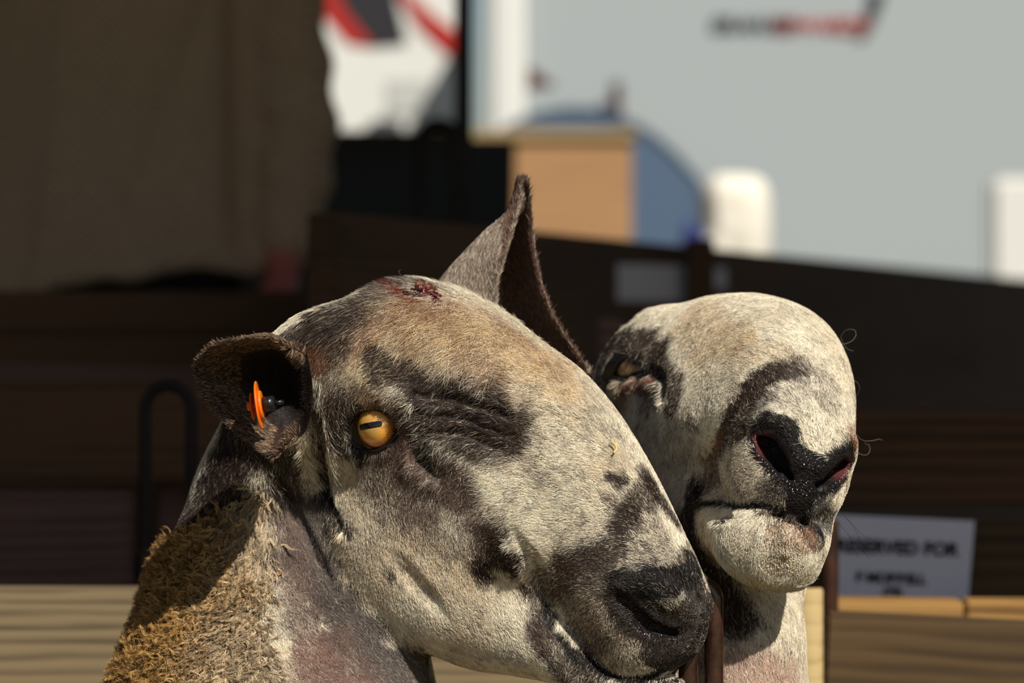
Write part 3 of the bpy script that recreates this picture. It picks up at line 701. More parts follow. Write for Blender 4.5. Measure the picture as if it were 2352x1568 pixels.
# ------------------------------------------------------------------ fleece
def fleece(V, F, N, mask, n_locks, parent, rg, zmin, per=8, k=16, curl=0.0, rw=1.0):
    def wf(c, nn):
        return np.where(mask(c) > .3, mask(c), 0) * np.where((nn * TOCAM(c)).sum(1) > -0.35, 1.0, 0.12) * (c[:, 2] > zmin)
    P, Nn = tri_sample(V, F, N, n_locks, rg, wf)
    z = np.array([0, 0, -1.0]); nloc = len(P)
    fine = np.clip(half(P, (650, 1120), (560, 1568)) / -0.050, 0, 1)     # 0 near the throat, 1 out in the curls
    fine = np.clip(fine + .25 * noise(P, 60, 70), 0, 1)
    c = z * (1.1 - .8 * fine[:, None]) + 0.5 * np.stack([noise(P, 70, 71 + i) for i in range(3)], 1) + (.3 + .7 * fine[:, None]) * rg.normal(size=P.shape); c -= Nn * (c * Nn).sum(1)[:, None]; c /= np.linalg.norm(c, axis=1)[:, None]
    b_ = np.cross(Nn, c)
    R = (0.0009 + 0.0012 * rg.random(nloc) ** 1.5) * (0.45 + .65 * fine); turns = (1.3 + 1.1 * rg.random(nloc)); ph = rg.random(nloc) * 6.28; hand = np.where(rg.random(nloc) < .5, -1, 1)
    L = (0.006 + 0.005 * rg.random(nloc)) * (1.7 - .7 * fine) * (1 + .35 * curl * fine); up_ = (.30 + .55 * fine)[:, None]; dn_ = (.95 - .60 * fine)[:, None]
    base = np.where(rg.random((nloc, 1)) < .6, lin(194, 152, 88), lin(144, 110, 62))
    pale = np.clip(1 - fine * 1.5, 0, 1)[:, None]; base = base * (1 - pale) + lin(208, 188, 156) * pale
    base = base * ((0.6 + 0.75 * rg.random((nloc, 1))) if curl else (.45 + .4 * rg.random((nloc, 1))))
    dkm = ((noise(P, 120, 77) > .25) & (rg.random(nloc) < .35))[:, None]; base = np.where(dkm, base * .5, base)
    t_ = np.linspace(0, 1, k)[None, :]
    out = []; cols = []
    for s in range(per):
        off = (0.00042 - .00018 * curl) * rg.normal(size=(nloc, 3)); a = ph[:, None] + hand[:, None] * 6.283 * turns[:, None] * t_ + 0.15 * rg.normal(size=(nloc, 1))
        Rr = (R * (0.85 + .3 * rg.random(nloc)))[:, None] * np.minimum(1, t_ * 4 + .2) 
        Ls = (L * (0.85 + .3 * rg.random(nloc)))[:, None]
        ax = Ls * t_
        X = (P + off)[:, None, :] - Nn[:, None] * .001 + Nn[:, None] * (ax * up_ + Rr * np.sin(a + ph[::-1, None]) * .5)[..., None] + c[:, None] * (ax * dn_ + Rr * np.cos(a) * .9)[..., None] + b_[:, None] * (Rr * np.sin(a))[..., None]
        out.append(X); cols.append(base * (0.85 + .3 * rg.random((nloc, 1))))
    S = np.concatenate(out); C = np.concatenate(cols)
    r0 = (0.00012 + 0.00009 * rg.random(len(S))) * rw
    o = make_curves('wool', S, taper(len(S), k, r0), np.clip(C, .004, .9), M_wool, parent); tag(o, kind='stuff'); return o
if FUR:
    fleece(V, F, NA, wool_mask_A, int(8000 * FUR), shA, rng, .69, per=7)
    fleece(V, F, NA, wool_mask_A, int(9000 * FUR), shA, rng, .69, per=10, k=22, curl=1.0)
if FUR:
    N2 = vnormals(V2, F2)
    # far body below the frame: coarse curls only
    fleece(V2, F2, N2, lambda P: (P[:, 2] > .3).astype(float), 15000, shA, rng, .25, per=5, k=12, rw=2.2).name = 'wool'

specB['wetr'] = 4.6; specB['philr'] = [9, 8, 6]
# ------------------------------------------------------------------ eyes, lids, ears
def eye_mat(pale=0.0):
    m, t, b = nmat('amber_eye', 0.04, 0.6)
    tc = nadd(t, 'ShaderNodeTexCoord'); sp = nadd(t, 'ShaderNodeSeparateXYZ'); t.links.new(tc.outputs['Object'], sp.inputs[0])
    def M(op, a, b_=None, c_=None):
        n = nadd(t, 'ShaderNodeMath', operation=op)
        for i, v in enumerate((a, b_, c_)):
            if v is None: continue
            if isinstance(v, (int, float)): n.inputs[i].default_value = v
            else: t.links.new(v, n.inputs[i])
        return n.outputs[0]
    x, y, z = sp.outputs
    r = M('SQRT', M('ADD', M('MULTIPLY', x, x), M('MULTIPLY', y, y)))
    rn = M('DIVIDE', r, 0.0131)
    no = nadd(t, 'ShaderNodeTexNoise', Scale=2.2, Detail=5.0, Roughness=.65)
    ang = M('ARCTAN2', y, x); cv = nadd(t, 'ShaderNodeCombineXYZ'); t.links.new(M('MULTIPLY', ang, 9.0), cv.inputs[0]); t.links.new(M('MULTIPLY', r, 160.0), cv.inputs[1])
    t.links.new(cv.outputs[0], no.inputs['Vector'])
    v = M('ADD', rn, M('MULTIPLY', M('SUBTRACT', no.outputs['Fac'], 0.5), 0.28))
    cr = nadd(t, 'ShaderNodeValToRGB'); t.links.new(v, cr.inputs[0]); e = cr.color_ramp.elements
    e[0].position = .25; e[0].color = (.62, .34, .10, 1); e[1].position = .98; e[1].color = (.03, .012, .008, 1)
    for p, c in ((.5, (.74, .38, .08, 1)), (.68, (.80, .36, .05, 1)), (.84, (.52, .17, .02, 1)), (.93, (.16, .05, .015, 1))):
        q = e.new(p); q.color = c
    # pupil: a horizontal bar with soft uneven edge
    px_ = M('MAXIMUM', M('SUBTRACT', M('ABSOLUTE', x), 0.0058), 0.0); py_ = M('MAXIMUM', M('SUBTRACT', M('ABSOLUTE', y), 0.0002), 0.0)
    if pale: py_ = M('MAXIMUM', M('SUBTRACT', M('ABSOLUTE', M('SUBTRACT', y, .0095)), 0.0002), 0.0)
    pd = M('ADD', M('SQRT', M('ADD', M('MULTIPLY', px_, px_), M('MULTIPLY', py_, py_))), M('MULTIPLY', M('SUBTRACT', no.outputs['Fac'], .5), 0.0008))
    pm = M('LESS_THAN', pd, 0.0016)
    mx = nadd(t, 'ShaderNodeMix', data_type='RGBA'); t.links.new(pm, mx.inputs[0]); mp_ = nadd(t, 'ShaderNodeMix', data_type='RGBA'); mp_.inputs[0].default_value = pale; t.links.new(cr.outputs[0], mp_.inputs[6]); mp_.inputs[7].default_value = (.62, .42, .22, 1); t.links.new(mp_.outputs[2], mx.inputs[6]); mx.inputs[7].default_value = (.003, .004, .005, 1)
    # white of the eye beyond the iris
    m2 = nadd(t, 'ShaderNodeMix', data_type='RGBA'); t.links.new(M('GREATER_THAN', rn, 1.0), m2.inputs[0]); t.links.new(mx.outputs[2], m2.inputs[6]); m2.inputs[7].default_value = (.72, .46, .45, 1)
    t.links.new(m2.outputs[2], b.inputs['Base Color']); b.inputs['Coat Weight'].default_value = .7; b.inputs['Coat Roughness'].default_value = .25
    # a tear film slightly uneven: the catchlight gets a ragged edge
    return m
M_eye = eye_mat(); M_eye2 = eye_mat(.75); M_eye2.name = 'pale_eye'
def make_eye(c, frame, parent, r=EYE_R, dome=True):
    bm = bmesh.new(); bmesh.ops.create_uvsphere(bm, u_segments=64, v_segments=40, radius=r)
    for v in bm.verts:      # the cornea: a steeper dome standing proud
        ct = v.co.z / r; sn = math.sqrt(max(0, 1 - ct * ct)); a_, rc = .0049, .0135; q = rc * rc - (a_ * sn) ** 2
        if dome and ct > 0 and q > 0:
            t_ = a_ * ct + math.sqrt(q)
            if t_ > r: v.co *= t_ / r
    for f in bm.faces: f.smooth = True
    me = bpy.data.meshes.new('eye'); bm.to_mesh(me); bm.free()
    o = bpy.data.objects.new('eye', me); col.objects.link(o); me.materials.append(M_eye)
    x, y, z = frame
    o.parent = parent
    o.matrix_parent_inverse = Matrix.Translation(-Vector(parent.location))
    o.matrix_basis = Matrix(((x[0], y[0], z[0], c[0]), (x[1], y[1], z[1], c[1]), (x[2], y[2], z[2], c[2]), (0, 0, 0, 1)))
    return o
def make_lids(c, L, parent, rad=.0011, off=.0004):
    P = catmull([on_sphere(c, EYE_R * 1.02 + off, *p) for p in L], 6)
    V_, F_ = tube(P, rad, True, 10)
    # skirt: a strip of bare skin from the rim outwards into the coat
    ctr = P.mean(0); o1 = P + (P - ctr) * 0.28 - np.array([0, -.0015, 0]); o2 = P + (P - ctr) * .62 + np.array([0, .006, 0]); n = len(P); b0 = len(V_)
    V_ = np.vstack([V_, P, o1, o2]); F2_ = []
    for i in range(n):
        j = (i + 1) % n; F2_ += [(b0 + i, b0 + j, b0 + n + j, b0 + n + i), (b0 + n + i, b0 + n + j, b0 + 2 * n + j, b0 + 2 * n + i)]
    return link('eyelid', mesh_np('eyelid', V_, np.vstack([F_, F2_])), M_lid, parent)
make_eye(cA, fA, shA); make_lids(cA, LID_A, shA)
# far eye, other side of the head
cA2 = HA.w((0, 0, -46))[0]; make_eye(cA2, eye_frame(HA, (0, 0, -46), -PA[2])[1], shA)

M_ear, t, b = nmat('ear_skin', .7, .2); a = nadd(t, 'ShaderNodeAttribute', attribute_name='scol'); t.links.new(a.outputs['Color'], b.inputs['Base Color'])
def make_ear(rows, parent, n_h, colf, rg, L=.005):
    V_, F_ = grid_patch(rows, 10, 10, .003)
    me = mesh_np('ear', V_, F_); N_ = vnormals(V_, F_)
    # orient outward
    cen = V_[F_].mean(1); half_ = len(V_) // 2
    C0 = colf(V_, N_, None); add_attr(me, 'scol', C0 * .6)
    o = link('ear', me, M_ear, parent)
    R = np.array([[at(*p) for p in r] for r in rows]); tipd = R[:, -1].mean(0) - R[:, 0].mean(0); tipd /= np.linalg.norm(tipd)
    P, Nn = tri_sample(V_, F_, N_, n_h, rg, lambda c, nn: np.where((nn * TOCAM(c)).sum(1) > -.3, 1., .2))
    mid = np.where(np.arange(len(V_)) < half_, 1, -1)
    C = tipd[None] + .25 * np.stack([noise(P, 120, 90 + i) for i in range(3)], 1); C = C - Nn * (C * Nn).sum(1)[:, None]; C /= np.linalg.norm(C, axis=1)[:, None] + 1e-9
    S = hair_strands(P, Nn, C, np.full(len(P), L), np.full(len(P), .45), rg, 5, .2)
    cc = colf(P, Nn, rg) * np.clip(1 + .2 * rg.normal(size=(len(P), 1)), .4, 1.6)
    h = make_curves('fur', S, taper(len(P), 5, .0001 + .00006 * rg.random(len(P))), np.clip(cc, .003, .9), M_hair, o if False else parent)
    h.parent = o; h.matrix_parent_inverse = Matrix.Identity(4); tag(h, kind='stuff')
    return o
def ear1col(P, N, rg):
    c = np.tile(lin(66, 48, 38), (len(P), 1)); dp = (np.clip((P[:, 1] + .088) / .016, 0, 1) * np.clip((P[:, 0] - at(530, 0, -.07)[0]) / .015, 0, 1))[:, None]; c = c * (1 - dp) + lin(34, 25, 21) * dp  # deep shade of the ear's hollow painted into the colour
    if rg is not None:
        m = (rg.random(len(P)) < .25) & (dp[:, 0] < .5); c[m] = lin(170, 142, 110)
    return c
def ear2col(P, N, rg):
    x = 1176 + P[:, 0] * FPX / (P[:, 1] - CAM[1]); z = P[:, 2]
    inner = (P[:, 0] > at(1150, 0, .05)[0]) & (N[:, 0] < .6)
    c = np.where(inner[:, None], lin(112, 82, 68), lin(140, 124, 110))
    tipm = np.clip((z - at(0, 560, .05)[2]) / .03, 0, 1)[:, None]; c = c * (1 - tipm) + lin(92, 72, 60) * tipm
    if rg is not None:
        mi = (rg.random(len(P)) < .16) & inner; c[mi] = lin(150, 128, 108); m = (rg.random(len(P)) < .3) & ~inner; c[m] = lin(205, 190, 168)
    return c
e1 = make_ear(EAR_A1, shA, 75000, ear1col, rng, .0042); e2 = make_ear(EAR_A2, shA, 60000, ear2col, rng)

# ================================================================== sheep facing the camera
shB = empty('sheep', (0.05, 0.22, 0), 'cream faced ram behind, muzzle raised to the camera, half closed eye and black nose', 'sheep', None)
specB['neck'] += [(HB.l((.06, .22, .44))[0], HB.l((-.68, .25, .44))[0], 135, 145, 40)] + legs(HB, (.04, -.66), (.17, .31), .43)
V, F, V2, F2, fnB = body_mesh(HB, specB, (.02, -.14, .68), (.26, .36, .95), (-1.0, -.1, -.02), (.32, .46, .70), creases=[([(1498, 845), (1528, 868), (1530, 905)], 2.0, 2.2), ([(1645, 1020), (1618, 1080), (1606, 1140)], 4, 3)])
surfB = Surf(V, F); NB = vnormals(V, F); stB = prep_strokes(surfB, COAT_SHADE_B)
Vall = np.concatenate([V, V2]); Fall = np.concatenate([F, F2 + len(V)])
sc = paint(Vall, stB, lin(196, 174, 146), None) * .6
wt, wt2, dn, dm = wetness(HB, Vall, specB)
w3 = np.clip(np.maximum(np.maximum(wt * 3, wt2 * 3), np.clip(1.2 - dm / 4, 0, 1)), 0, 1)
sc = sc * (1 - w3[:, None]) + lin(30, 27, 27) * w3[:, None]
q = HB.l(Vall)
sc = np.where((dn < -1.2)[:, None], lin(14, 9, 9), sc)
pinkm = np.exp(-(((q - np.array([193, 11, 26])) / np.array([7, 6, 5])) ** 2).sum(1)) + np.exp(-(((q - np.array([193, 11, -24])) / np.array([7, 6, 5])) ** 2).sum(1))
pm = np.clip(pinkm * 1.6, 0, 1)[:, None] * (dn < 1.0)[:, None]; sc = sc * (1 - pm) + lin(96, 50, 50) * pm
me = mesh_np('body', Vall, Fall); add_attr(me, 'scol', sc); add_attr(me, 'wet', np.maximum(wt, wt2 * .5) * (dn > -1.0), 'FLOAT')
bodyB = link('body', me, M_skin, shB)
def lenB(P):
    q = HB.l(P)
    L = np.interp(q[:, 0], [-110, -60, 0, 60, 120, 170, 215], [.012, .011, .009, .007, .006, .0045, .0038])
    chin = np.clip((-38 - q[:, 1]) / 15, 0, 1) * np.clip((q[:, 0] - 120) / 30, 0, 1)
    return L * (1 + .8 * chin), .26 + .2 * chin, .14 + .1 * chin
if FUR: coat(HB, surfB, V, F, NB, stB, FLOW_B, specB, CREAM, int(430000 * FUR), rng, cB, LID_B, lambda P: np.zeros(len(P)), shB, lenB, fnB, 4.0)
if FUR: fleece(V2, F2, vnormals(V2, F2), lambda P: (P[:, 2] > .3).astype(float), 15000, shB, rng, .25, per=5, k=12, rw=2.2).name = 'wool'
ob_ = make_eye(cB, fB, shB, dome=False); ob_.data.materials[0] = M_eye2; make_lids(cB, LID_B, shB, .0014)
cB2 = HB.w((2, 0, -43))[0]; make_eye(cB2, eye_frame(HB, (2, 0, -43), -PB[2])[1], shB)
# ------------------------------------------------------------------ surroundings
def wood(name, c1, c2, scale=1.0, rough=.8, contrast=1.0, rings=26.0):
    m, t, b = nmat(name, rough, .25)
    tc = nadd(t, 'ShaderNodeTexCoord'); mp = nadd(t, 'ShaderNodeMapping'); t.links.new(tc.outputs['Object'], mp.inputs['Vector']); mp.inputs['Scale'].default_value = (.9 * scale, 6 * scale, 6 * scale)
    n1 = nadd(t, 'ShaderNodeTexNoise', Scale=3.0, Detail=4.0); t.links.new(mp.outputs[0], n1.inputs['Vector'])
    wv = nadd(t, 'ShaderNodeTexWave', wave_type='BANDS', bands_direction='Z', Scale=rings, Distortion=9.0, Detail=3.0); wv.inputs['Detail Scale'].default_value = .6
    mp2 = nadd(t, 'ShaderNodeMapping'); t.links.new(tc.outputs['Object'], mp2.inputs['Vector']); mp2.inputs['Scale'].default_value = (.14, 1, 1); t.links.new(mp2.outputs[0], wv.inputs['Vector'])
    n2 = nadd(t, 'ShaderNodeTexNoise', Scale=140.0, Detail=3.0); mp3 = nadd(t, 'ShaderNodeMapping'); t.links.new(tc.outputs['Object'], mp3.inputs['Vector']); mp3.inputs['Scale'].default_value = (.05, 1, 1); t.links.new(mp3.outputs[0], n2.inputs['Vector'])
    ad = nadd(t, 'ShaderNodeMath', operation='MULTIPLY_ADD'); t.links.new(wv.outputs['Fac'], ad.inputs[0]); ad.inputs[1].default_value = .34; t.links.new(n1.outputs['Fac'], ad.inputs[2])
    a2 = nadd(t, 'ShaderNodeMath', operation='MULTIPLY_ADD'); t.links.new(n2.outputs['Fac'], a2.inputs[0]); a2.inputs[1].default_value = .55; t.links.new(ad.outputs[0], a2.inputs[2])
    cr = nadd(t, 'ShaderNodeValToRGB'); t.links.new(a2.outputs[0], cr.inputs[0]); e = cr.color_ramp.elements
    e[0].position = .55; e[0].color = (*c1, 1); e[1].position = 1.15 if False else 1.0; e[1].color = (*c2, 1)
    t.links.new(cr.outputs[0], b.inputs['Base Color'])
    bp = nadd(t, 'ShaderNodeBump', Strength=.35, Distance=.002); t.links.new(a2.outputs[0], bp.inputs['Height']); t.links.new(bp.outputs[0], b.inputs['Normal'])
    return m
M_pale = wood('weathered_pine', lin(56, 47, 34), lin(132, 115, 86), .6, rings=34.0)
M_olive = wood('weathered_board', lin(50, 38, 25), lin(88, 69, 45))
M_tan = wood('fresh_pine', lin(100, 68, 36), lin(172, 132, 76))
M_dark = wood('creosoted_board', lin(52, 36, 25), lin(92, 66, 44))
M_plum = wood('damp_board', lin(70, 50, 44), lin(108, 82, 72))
M_post = wood('peeled_post', lin(126, 104, 66), lin(184, 160, 112), .5)
def rust(name, c1, c2, rough):
    m, t, b = nmat(name, rough, .5)
    tc = nadd(t, 'ShaderNodeTexCoord'); n1 = nadd(t, 'ShaderNodeTexNoise', Scale=60.0, Detail=5.0, Roughness=.65); t.links.new(tc.outputs['Object'], n1.inputs['Vector'])
    cr = nadd(t, 'ShaderNodeValToRGB'); t.links.new(n1.outputs['Fac'], cr.inputs[0]); e = cr.color_ramp.elements; e[0].position = .35; e[0].color = (*c1, 1); e[1].position = .68; e[1].color = (*c2, 1)
    t.links.new(cr.outputs[0], b.inputs['Base Color']); b.inputs['Metallic'].default_value = .35
    n2 = nadd(t, 'ShaderNodeTexNoise', Scale=260.0, Detail=3.0); t.links.new(tc.outputs['Object'], n2.inputs['Vector'])
    bp = nadd(t, 'ShaderNodeBump', Strength=.25, Distance=.0006); t.links.new(n2.outputs['Fac'], bp.inputs['Height']); t.links.new(bp.outputs[0], b.inputs['Normal'])
    return m
M_rust = rust('rusty_steel', lin(46, 28, 20), lin(86, 54, 40), .3)
M_rust.node_tree.nodes['Principled BSDF'].inputs['Coat Weight'].default_value = .6; M_rust.node_tree.nodes['Principled BSDF'].inputs['Coat Roughness'].default_value = .22
M_iron = rust('dark_iron', lin(22, 16, 14), lin(40, 28, 22), .6)

def boxo(name, p, L, W, H, rz, mat, parent=None, bev=.003, ry=0.0):
    """box: local x length L, y thickness W, z height H, centre p"""
    bm = bmesh.new(); bmesh.ops.create_cube(bm, size=1)
    for v in bm.verts: v.co = Vector((v.co.x * L, v.co.y * W, v.co.z * H))
    if bev: bmesh.ops.bevel(bm, geom=list(bm.edges), offset=bev, segments=2, affect='EDGES')
    me = bpy.data.meshes.new(name); bm.to_mesh(me); bm.free(); me.materials.append(mat)
    o = bpy.data.objects.new(name, me); col.objects.link(o)
    if parent is not None:
        o.parent = parent; o.matrix_parent_inverse = Matrix.Translation(-Vector(parent.location))
    o.matrix_basis = Matrix.Translation(Vector(p)) @ Matrix.Rotation(rz, 4, 'Z') @ Matrix.Rotation(ry, 4, 'Y')
    return o
def plank(name, A, B, h, th, mat, parent=None):
    """plank whose top edge runs A->B (front face), height h"""
    A = np.array(A, float); B = np.array(B, float); d = B - A; L = np.linalg.norm(d); rz = math.atan2(d[1], d[0]); ry = -math.asin(d[2] / L)
    c = (A + B) / 2; c = c + np.array([-math.sin(rz), math.cos(rz), 0]) * th / 2; c[2] -= h / 2
    return boxo(name, c, L, th, h, rz, mat, parent, .002, ry)
def tubeo(name, pts, r, mat, parent=None, k=16):
    V_, F_ = tube(pts, r, False, k); return link(name, mesh_np(name, V_, F_), mat, parent)

# ground
m, t, b = nmat('trodden_ground', .95, .1); tc = nadd(t, 'ShaderNodeTexCoord'); n1 = nadd(t, 'ShaderNodeTexNoise', Scale=9.0, Detail=8.0); t.links.new(tc.outputs['Object'], n1.inputs['Vector'])
cr = nadd(t, 'ShaderNodeValToRGB'); t.links.new(n1.outputs['Fac'], cr.inputs[0]); cr.color_ramp.elements[0].color = (*lin(60, 62, 34), 1); cr.color_ramp.elements[1].color = (*lin(116, 100, 66), 1)
cr.color_ramp.elements[0].position = .35; cr.color_ramp.elements[1].position = .65; t.links.new(cr.outputs[0], b.inputs['Base Color'])
g = boxo('ground', (0, 8, -.05), 60, 60, .1, 0, m, None, 0); tag(g, kind='structure')
# unseen roof, added so its eave throws the pens behind the sheep into shade
H_R, Y_E, Y_F = 2.8, -1.03, 4.4
m_roof = nmat('roof_sheet', .6, .3, tuple(lin(70, 70, 68)))[0]
r_ = boxo('shade_roof', (0, (Y_E + Y_F) / 2, H_R + .03), 16, Y_F - Y_E, .06, 0, m_roof, None, 0); tag(r_, kind='structure')
for x_ in (-7.5, 7.5):
    for y_ in (Y_E + .1, Y_F - .1): tag(boxo('shade_roof_post', (x_, y_, H_R / 2), .12, .12, H_R, 0, M_dark), kind='structure')
w_ = boxo('wall_left', (-7.9, (Y_E + Y_F) / 2, H_R / 2), .06, Y_F - Y_E, H_R, 0, M_dark, None, 0); tag(w_, kind='structure')
w_ = boxo('wall_right', (7.9, (Y_E + Y_F) / 2, H_R / 2), .06, Y_F - Y_E, H_R, 0, M_dark, None, 0); tag(w_, kind='structure')

def pz(py, y): return at(0, py, y)[2]
def pxx(px, y): return at(px, 0, y)[0]

# --- near pine hurdle behind the sheep
hl = empty('pen_hurdle', (pxx(600, .42), .44, 0), 'pale weathered pine hurdle board, sunlit, directly behind the profile ram at lower left', 'fence')
plank('board', (-1.6, .42, pz(1346, .42)), (pxx(1440, .42), .42, pz(1352, .42)), .19, .03, M_pale, hl)
plank('board', (-1.6, .42, .50), (pxx(1440, .42), .42, .50), .15, .03, M_pale, hl)
plank('board', (-1.6, .42, .29), (pxx(1440, .42), .42, .29), .15, .03, M_pale, hl)
for x_ in (-1.5, pxx(1400, .42)): boxo('post', (x_, .475, .36), .06, .045, .72, 0, M_pale, hl)
# --- right hurdle, its end post beside the ram's throat
hr = empty('pen_hurdle', (pxx(2100, .40), .42, 0), 'sunlit brown hurdle with olive weathered face at lower right corner, below the white card', 'fence')
plank('board', (pxx(1888, .40), .40, pz(1408, .40)), (.78, .40, pz(1500, .40)), .17, .035, M_olive, hr)
plank('board', (pxx(1888, .40), .40, .52), (.78, .40, .50), .15, .035, M_olive, hr)
plank('board', (pxx(1888, .40), .40, .30), (.78, .40, .28), .15, .035, M_olive, hr)
boxo('post', (.74, .46, .36), .06, .045, .72, 0, M_olive, hr)
po = empty('wooden_post', (pxx(1856, .38), .38, 0), 'pale peeled upright post standing beside the throat of the cream faced ram', 'post')
V_, F_ = tube([(pxx(1858, .38), .385, 0), (pxx(1858, .38), .385, .4), (pxx(1856, .38), .385, pz(1356, .38)), (pxx(1856, .38), .385, pz(1350, .38))], [.0105, .0105, .0105, .009], False, 24)
link('shaft', mesh_np('shaft', V_, F_), M_post, po)
boxo('batten', (pxx(1833, .395), .397, pz(1352, .38) / 2), .010, .012, pz(1352, .38), 0, M_post, po, .001)
# rail of fresh timber in the sun behind it
rl = empty('timber_rail', (pxx(2100, .60), .61, 0), 'bright yellow fresh sawn rail with knots, just under the reserved card', 'rail')
plank('board', (pxx(1905, .60), .60, pz(1376, .60)), (pxx(2212, .60), .60, pz(1380, .60)), .07, .04, M_tan, rl)
plank('board', (pxx(2218, .60), .60, pz(1380, .60)), (.90, .60, pz(1392, .60)), .07, .04, M_tan, rl)
for x_ in (pxx(1960, .62), .85): boxo('post', (x_, .66, .34), .05, .04, .68, 0, M_tan, rl)

# --- iron loops
def uloop(px0, px1, ptop, y, r, zb, mat, parent_label, group=None, ymirror=0, cat='loop'):
    e = empty('hurdle_loop', (pxx((px0 + px1) / 2, y), y, 0), parent_label, cat, group)
    xa, xb = pxx(px0, y), pxx(px1, y); R_ = (xb - xa) / 2; zt = pz(ptop, y) - R_
    pts = [(xa, y, zb), (xa, y, (zb + zt) / 2), (xa, y, zt - .01)] + [((xa + xb) / 2 - R_ * math.cos(a), y, zt + R_ * math.sin(a)) for a in np.linspace(0, math.pi, 17)] + [(xb, y, zt - .01), (xb, y, (zb + zt) / 2), (xb, y, zb)]
    tubeo('rod', pts, r, mat, e, 20); return e
uloop(1581, 1640, 1347, -.052, .0055, 0.0, M_rust, 'rust brown round bar bent into a loop in front of the muzzles')
uloop(333, 440, 885, .78, .0048, .0, M_iron, 'blurred dark iron loop standing in the shade left of the profile ram')
rod = empty('steel_rod', (pxx(1905, .52), .52, 0), 'rusty upright steel rod rising between the post and the white card', 'rod')
tubeo('rod', [(pxx(1905, .52), .52, 0), (pxx(1905, .52), .52, .5), (pxx(1906, .52), .52, pz(1195, .52))], .0063, M_rust, rod)

# --- boards in the shade on the left
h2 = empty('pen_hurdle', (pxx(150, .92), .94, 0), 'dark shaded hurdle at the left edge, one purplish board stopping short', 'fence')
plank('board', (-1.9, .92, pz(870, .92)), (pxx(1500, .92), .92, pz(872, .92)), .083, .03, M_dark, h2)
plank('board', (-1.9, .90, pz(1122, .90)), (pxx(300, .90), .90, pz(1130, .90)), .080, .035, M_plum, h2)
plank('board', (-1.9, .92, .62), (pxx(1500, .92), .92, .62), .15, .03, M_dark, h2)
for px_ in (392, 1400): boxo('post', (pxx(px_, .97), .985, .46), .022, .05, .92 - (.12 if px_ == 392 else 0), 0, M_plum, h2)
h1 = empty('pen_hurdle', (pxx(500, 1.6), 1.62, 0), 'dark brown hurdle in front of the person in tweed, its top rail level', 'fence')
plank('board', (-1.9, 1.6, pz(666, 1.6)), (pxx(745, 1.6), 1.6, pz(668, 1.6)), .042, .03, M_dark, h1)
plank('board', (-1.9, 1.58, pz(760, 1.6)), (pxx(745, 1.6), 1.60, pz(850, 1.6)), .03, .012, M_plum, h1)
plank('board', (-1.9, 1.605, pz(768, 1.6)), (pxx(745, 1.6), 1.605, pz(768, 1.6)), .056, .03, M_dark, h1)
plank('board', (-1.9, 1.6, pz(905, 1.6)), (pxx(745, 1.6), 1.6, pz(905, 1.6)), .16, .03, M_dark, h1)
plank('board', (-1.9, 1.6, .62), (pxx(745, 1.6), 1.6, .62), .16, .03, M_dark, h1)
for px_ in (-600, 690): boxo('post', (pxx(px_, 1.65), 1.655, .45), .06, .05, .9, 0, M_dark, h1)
# --- long hurdle running away to the right
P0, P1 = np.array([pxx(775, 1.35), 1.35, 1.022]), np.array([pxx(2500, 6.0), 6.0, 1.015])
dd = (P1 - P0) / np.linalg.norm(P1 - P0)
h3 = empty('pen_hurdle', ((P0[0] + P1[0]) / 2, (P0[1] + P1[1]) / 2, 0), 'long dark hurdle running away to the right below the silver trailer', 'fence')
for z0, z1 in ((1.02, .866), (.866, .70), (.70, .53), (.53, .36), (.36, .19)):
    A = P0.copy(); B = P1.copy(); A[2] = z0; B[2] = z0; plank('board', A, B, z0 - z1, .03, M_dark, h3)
nrm = np.array([-dd[1], dd[0], 0])
for s_ in (.06, .5, .95):
    c = P0 + (P1 - P0) * s_ + nrm * .055; boxo('post', (c[0], c[1], .5), .07, .05, 1.0, math.atan2(dd[1], dd[0]), M_dark, h3)
# --- right middle hurdle that carries the card
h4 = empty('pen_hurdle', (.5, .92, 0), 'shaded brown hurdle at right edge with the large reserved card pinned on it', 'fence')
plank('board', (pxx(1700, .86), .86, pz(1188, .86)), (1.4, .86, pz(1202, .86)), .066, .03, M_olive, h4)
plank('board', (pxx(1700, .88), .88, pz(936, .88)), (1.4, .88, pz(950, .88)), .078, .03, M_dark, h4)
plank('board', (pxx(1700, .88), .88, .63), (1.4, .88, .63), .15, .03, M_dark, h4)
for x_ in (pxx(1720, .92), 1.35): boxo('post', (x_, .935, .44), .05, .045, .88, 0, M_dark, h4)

# --- paper cards
def paper_mat():
    m, t, b = nmat('card_paper', .85, .15, tuple(lin(226, 222, 232))); return m
M_paper = paper_mat(); M_ink = nmat('black_print', .8, .1, tuple(lin(38, 36, 40)))[0]
def text_mesh(name, s, size, mat, parent, M, bold=.0, extr=.0004):
    cu = bpy.data.curves.new(name, 'FONT'); cu.body = s; cu.size = size; cu.align_x = 'CENTER'; cu.align_y = 'CENTER'; cu.extrude = extr; cu.offset = bold
    tmp = bpy.data.objects.new('tmp', cu); col.objects.link(tmp)
    dg = bpy.context.evaluated_depsgraph_get(); me = bpy.data.meshes.new_from_object(tmp.evaluated_get(dg)); bpy.data.objects.remove(tmp); bpy.data.curves.remove(cu)
    me.name = name; me.materials.clear(); me.materials.append(mat)
    o = bpy.data.objects.new(name, me); col.objects.link(o); o.parent = parent; o.matrix_parent_inverse = Matrix.Translation(-Vector(parent.location)); o.matrix_basis = M
    return o
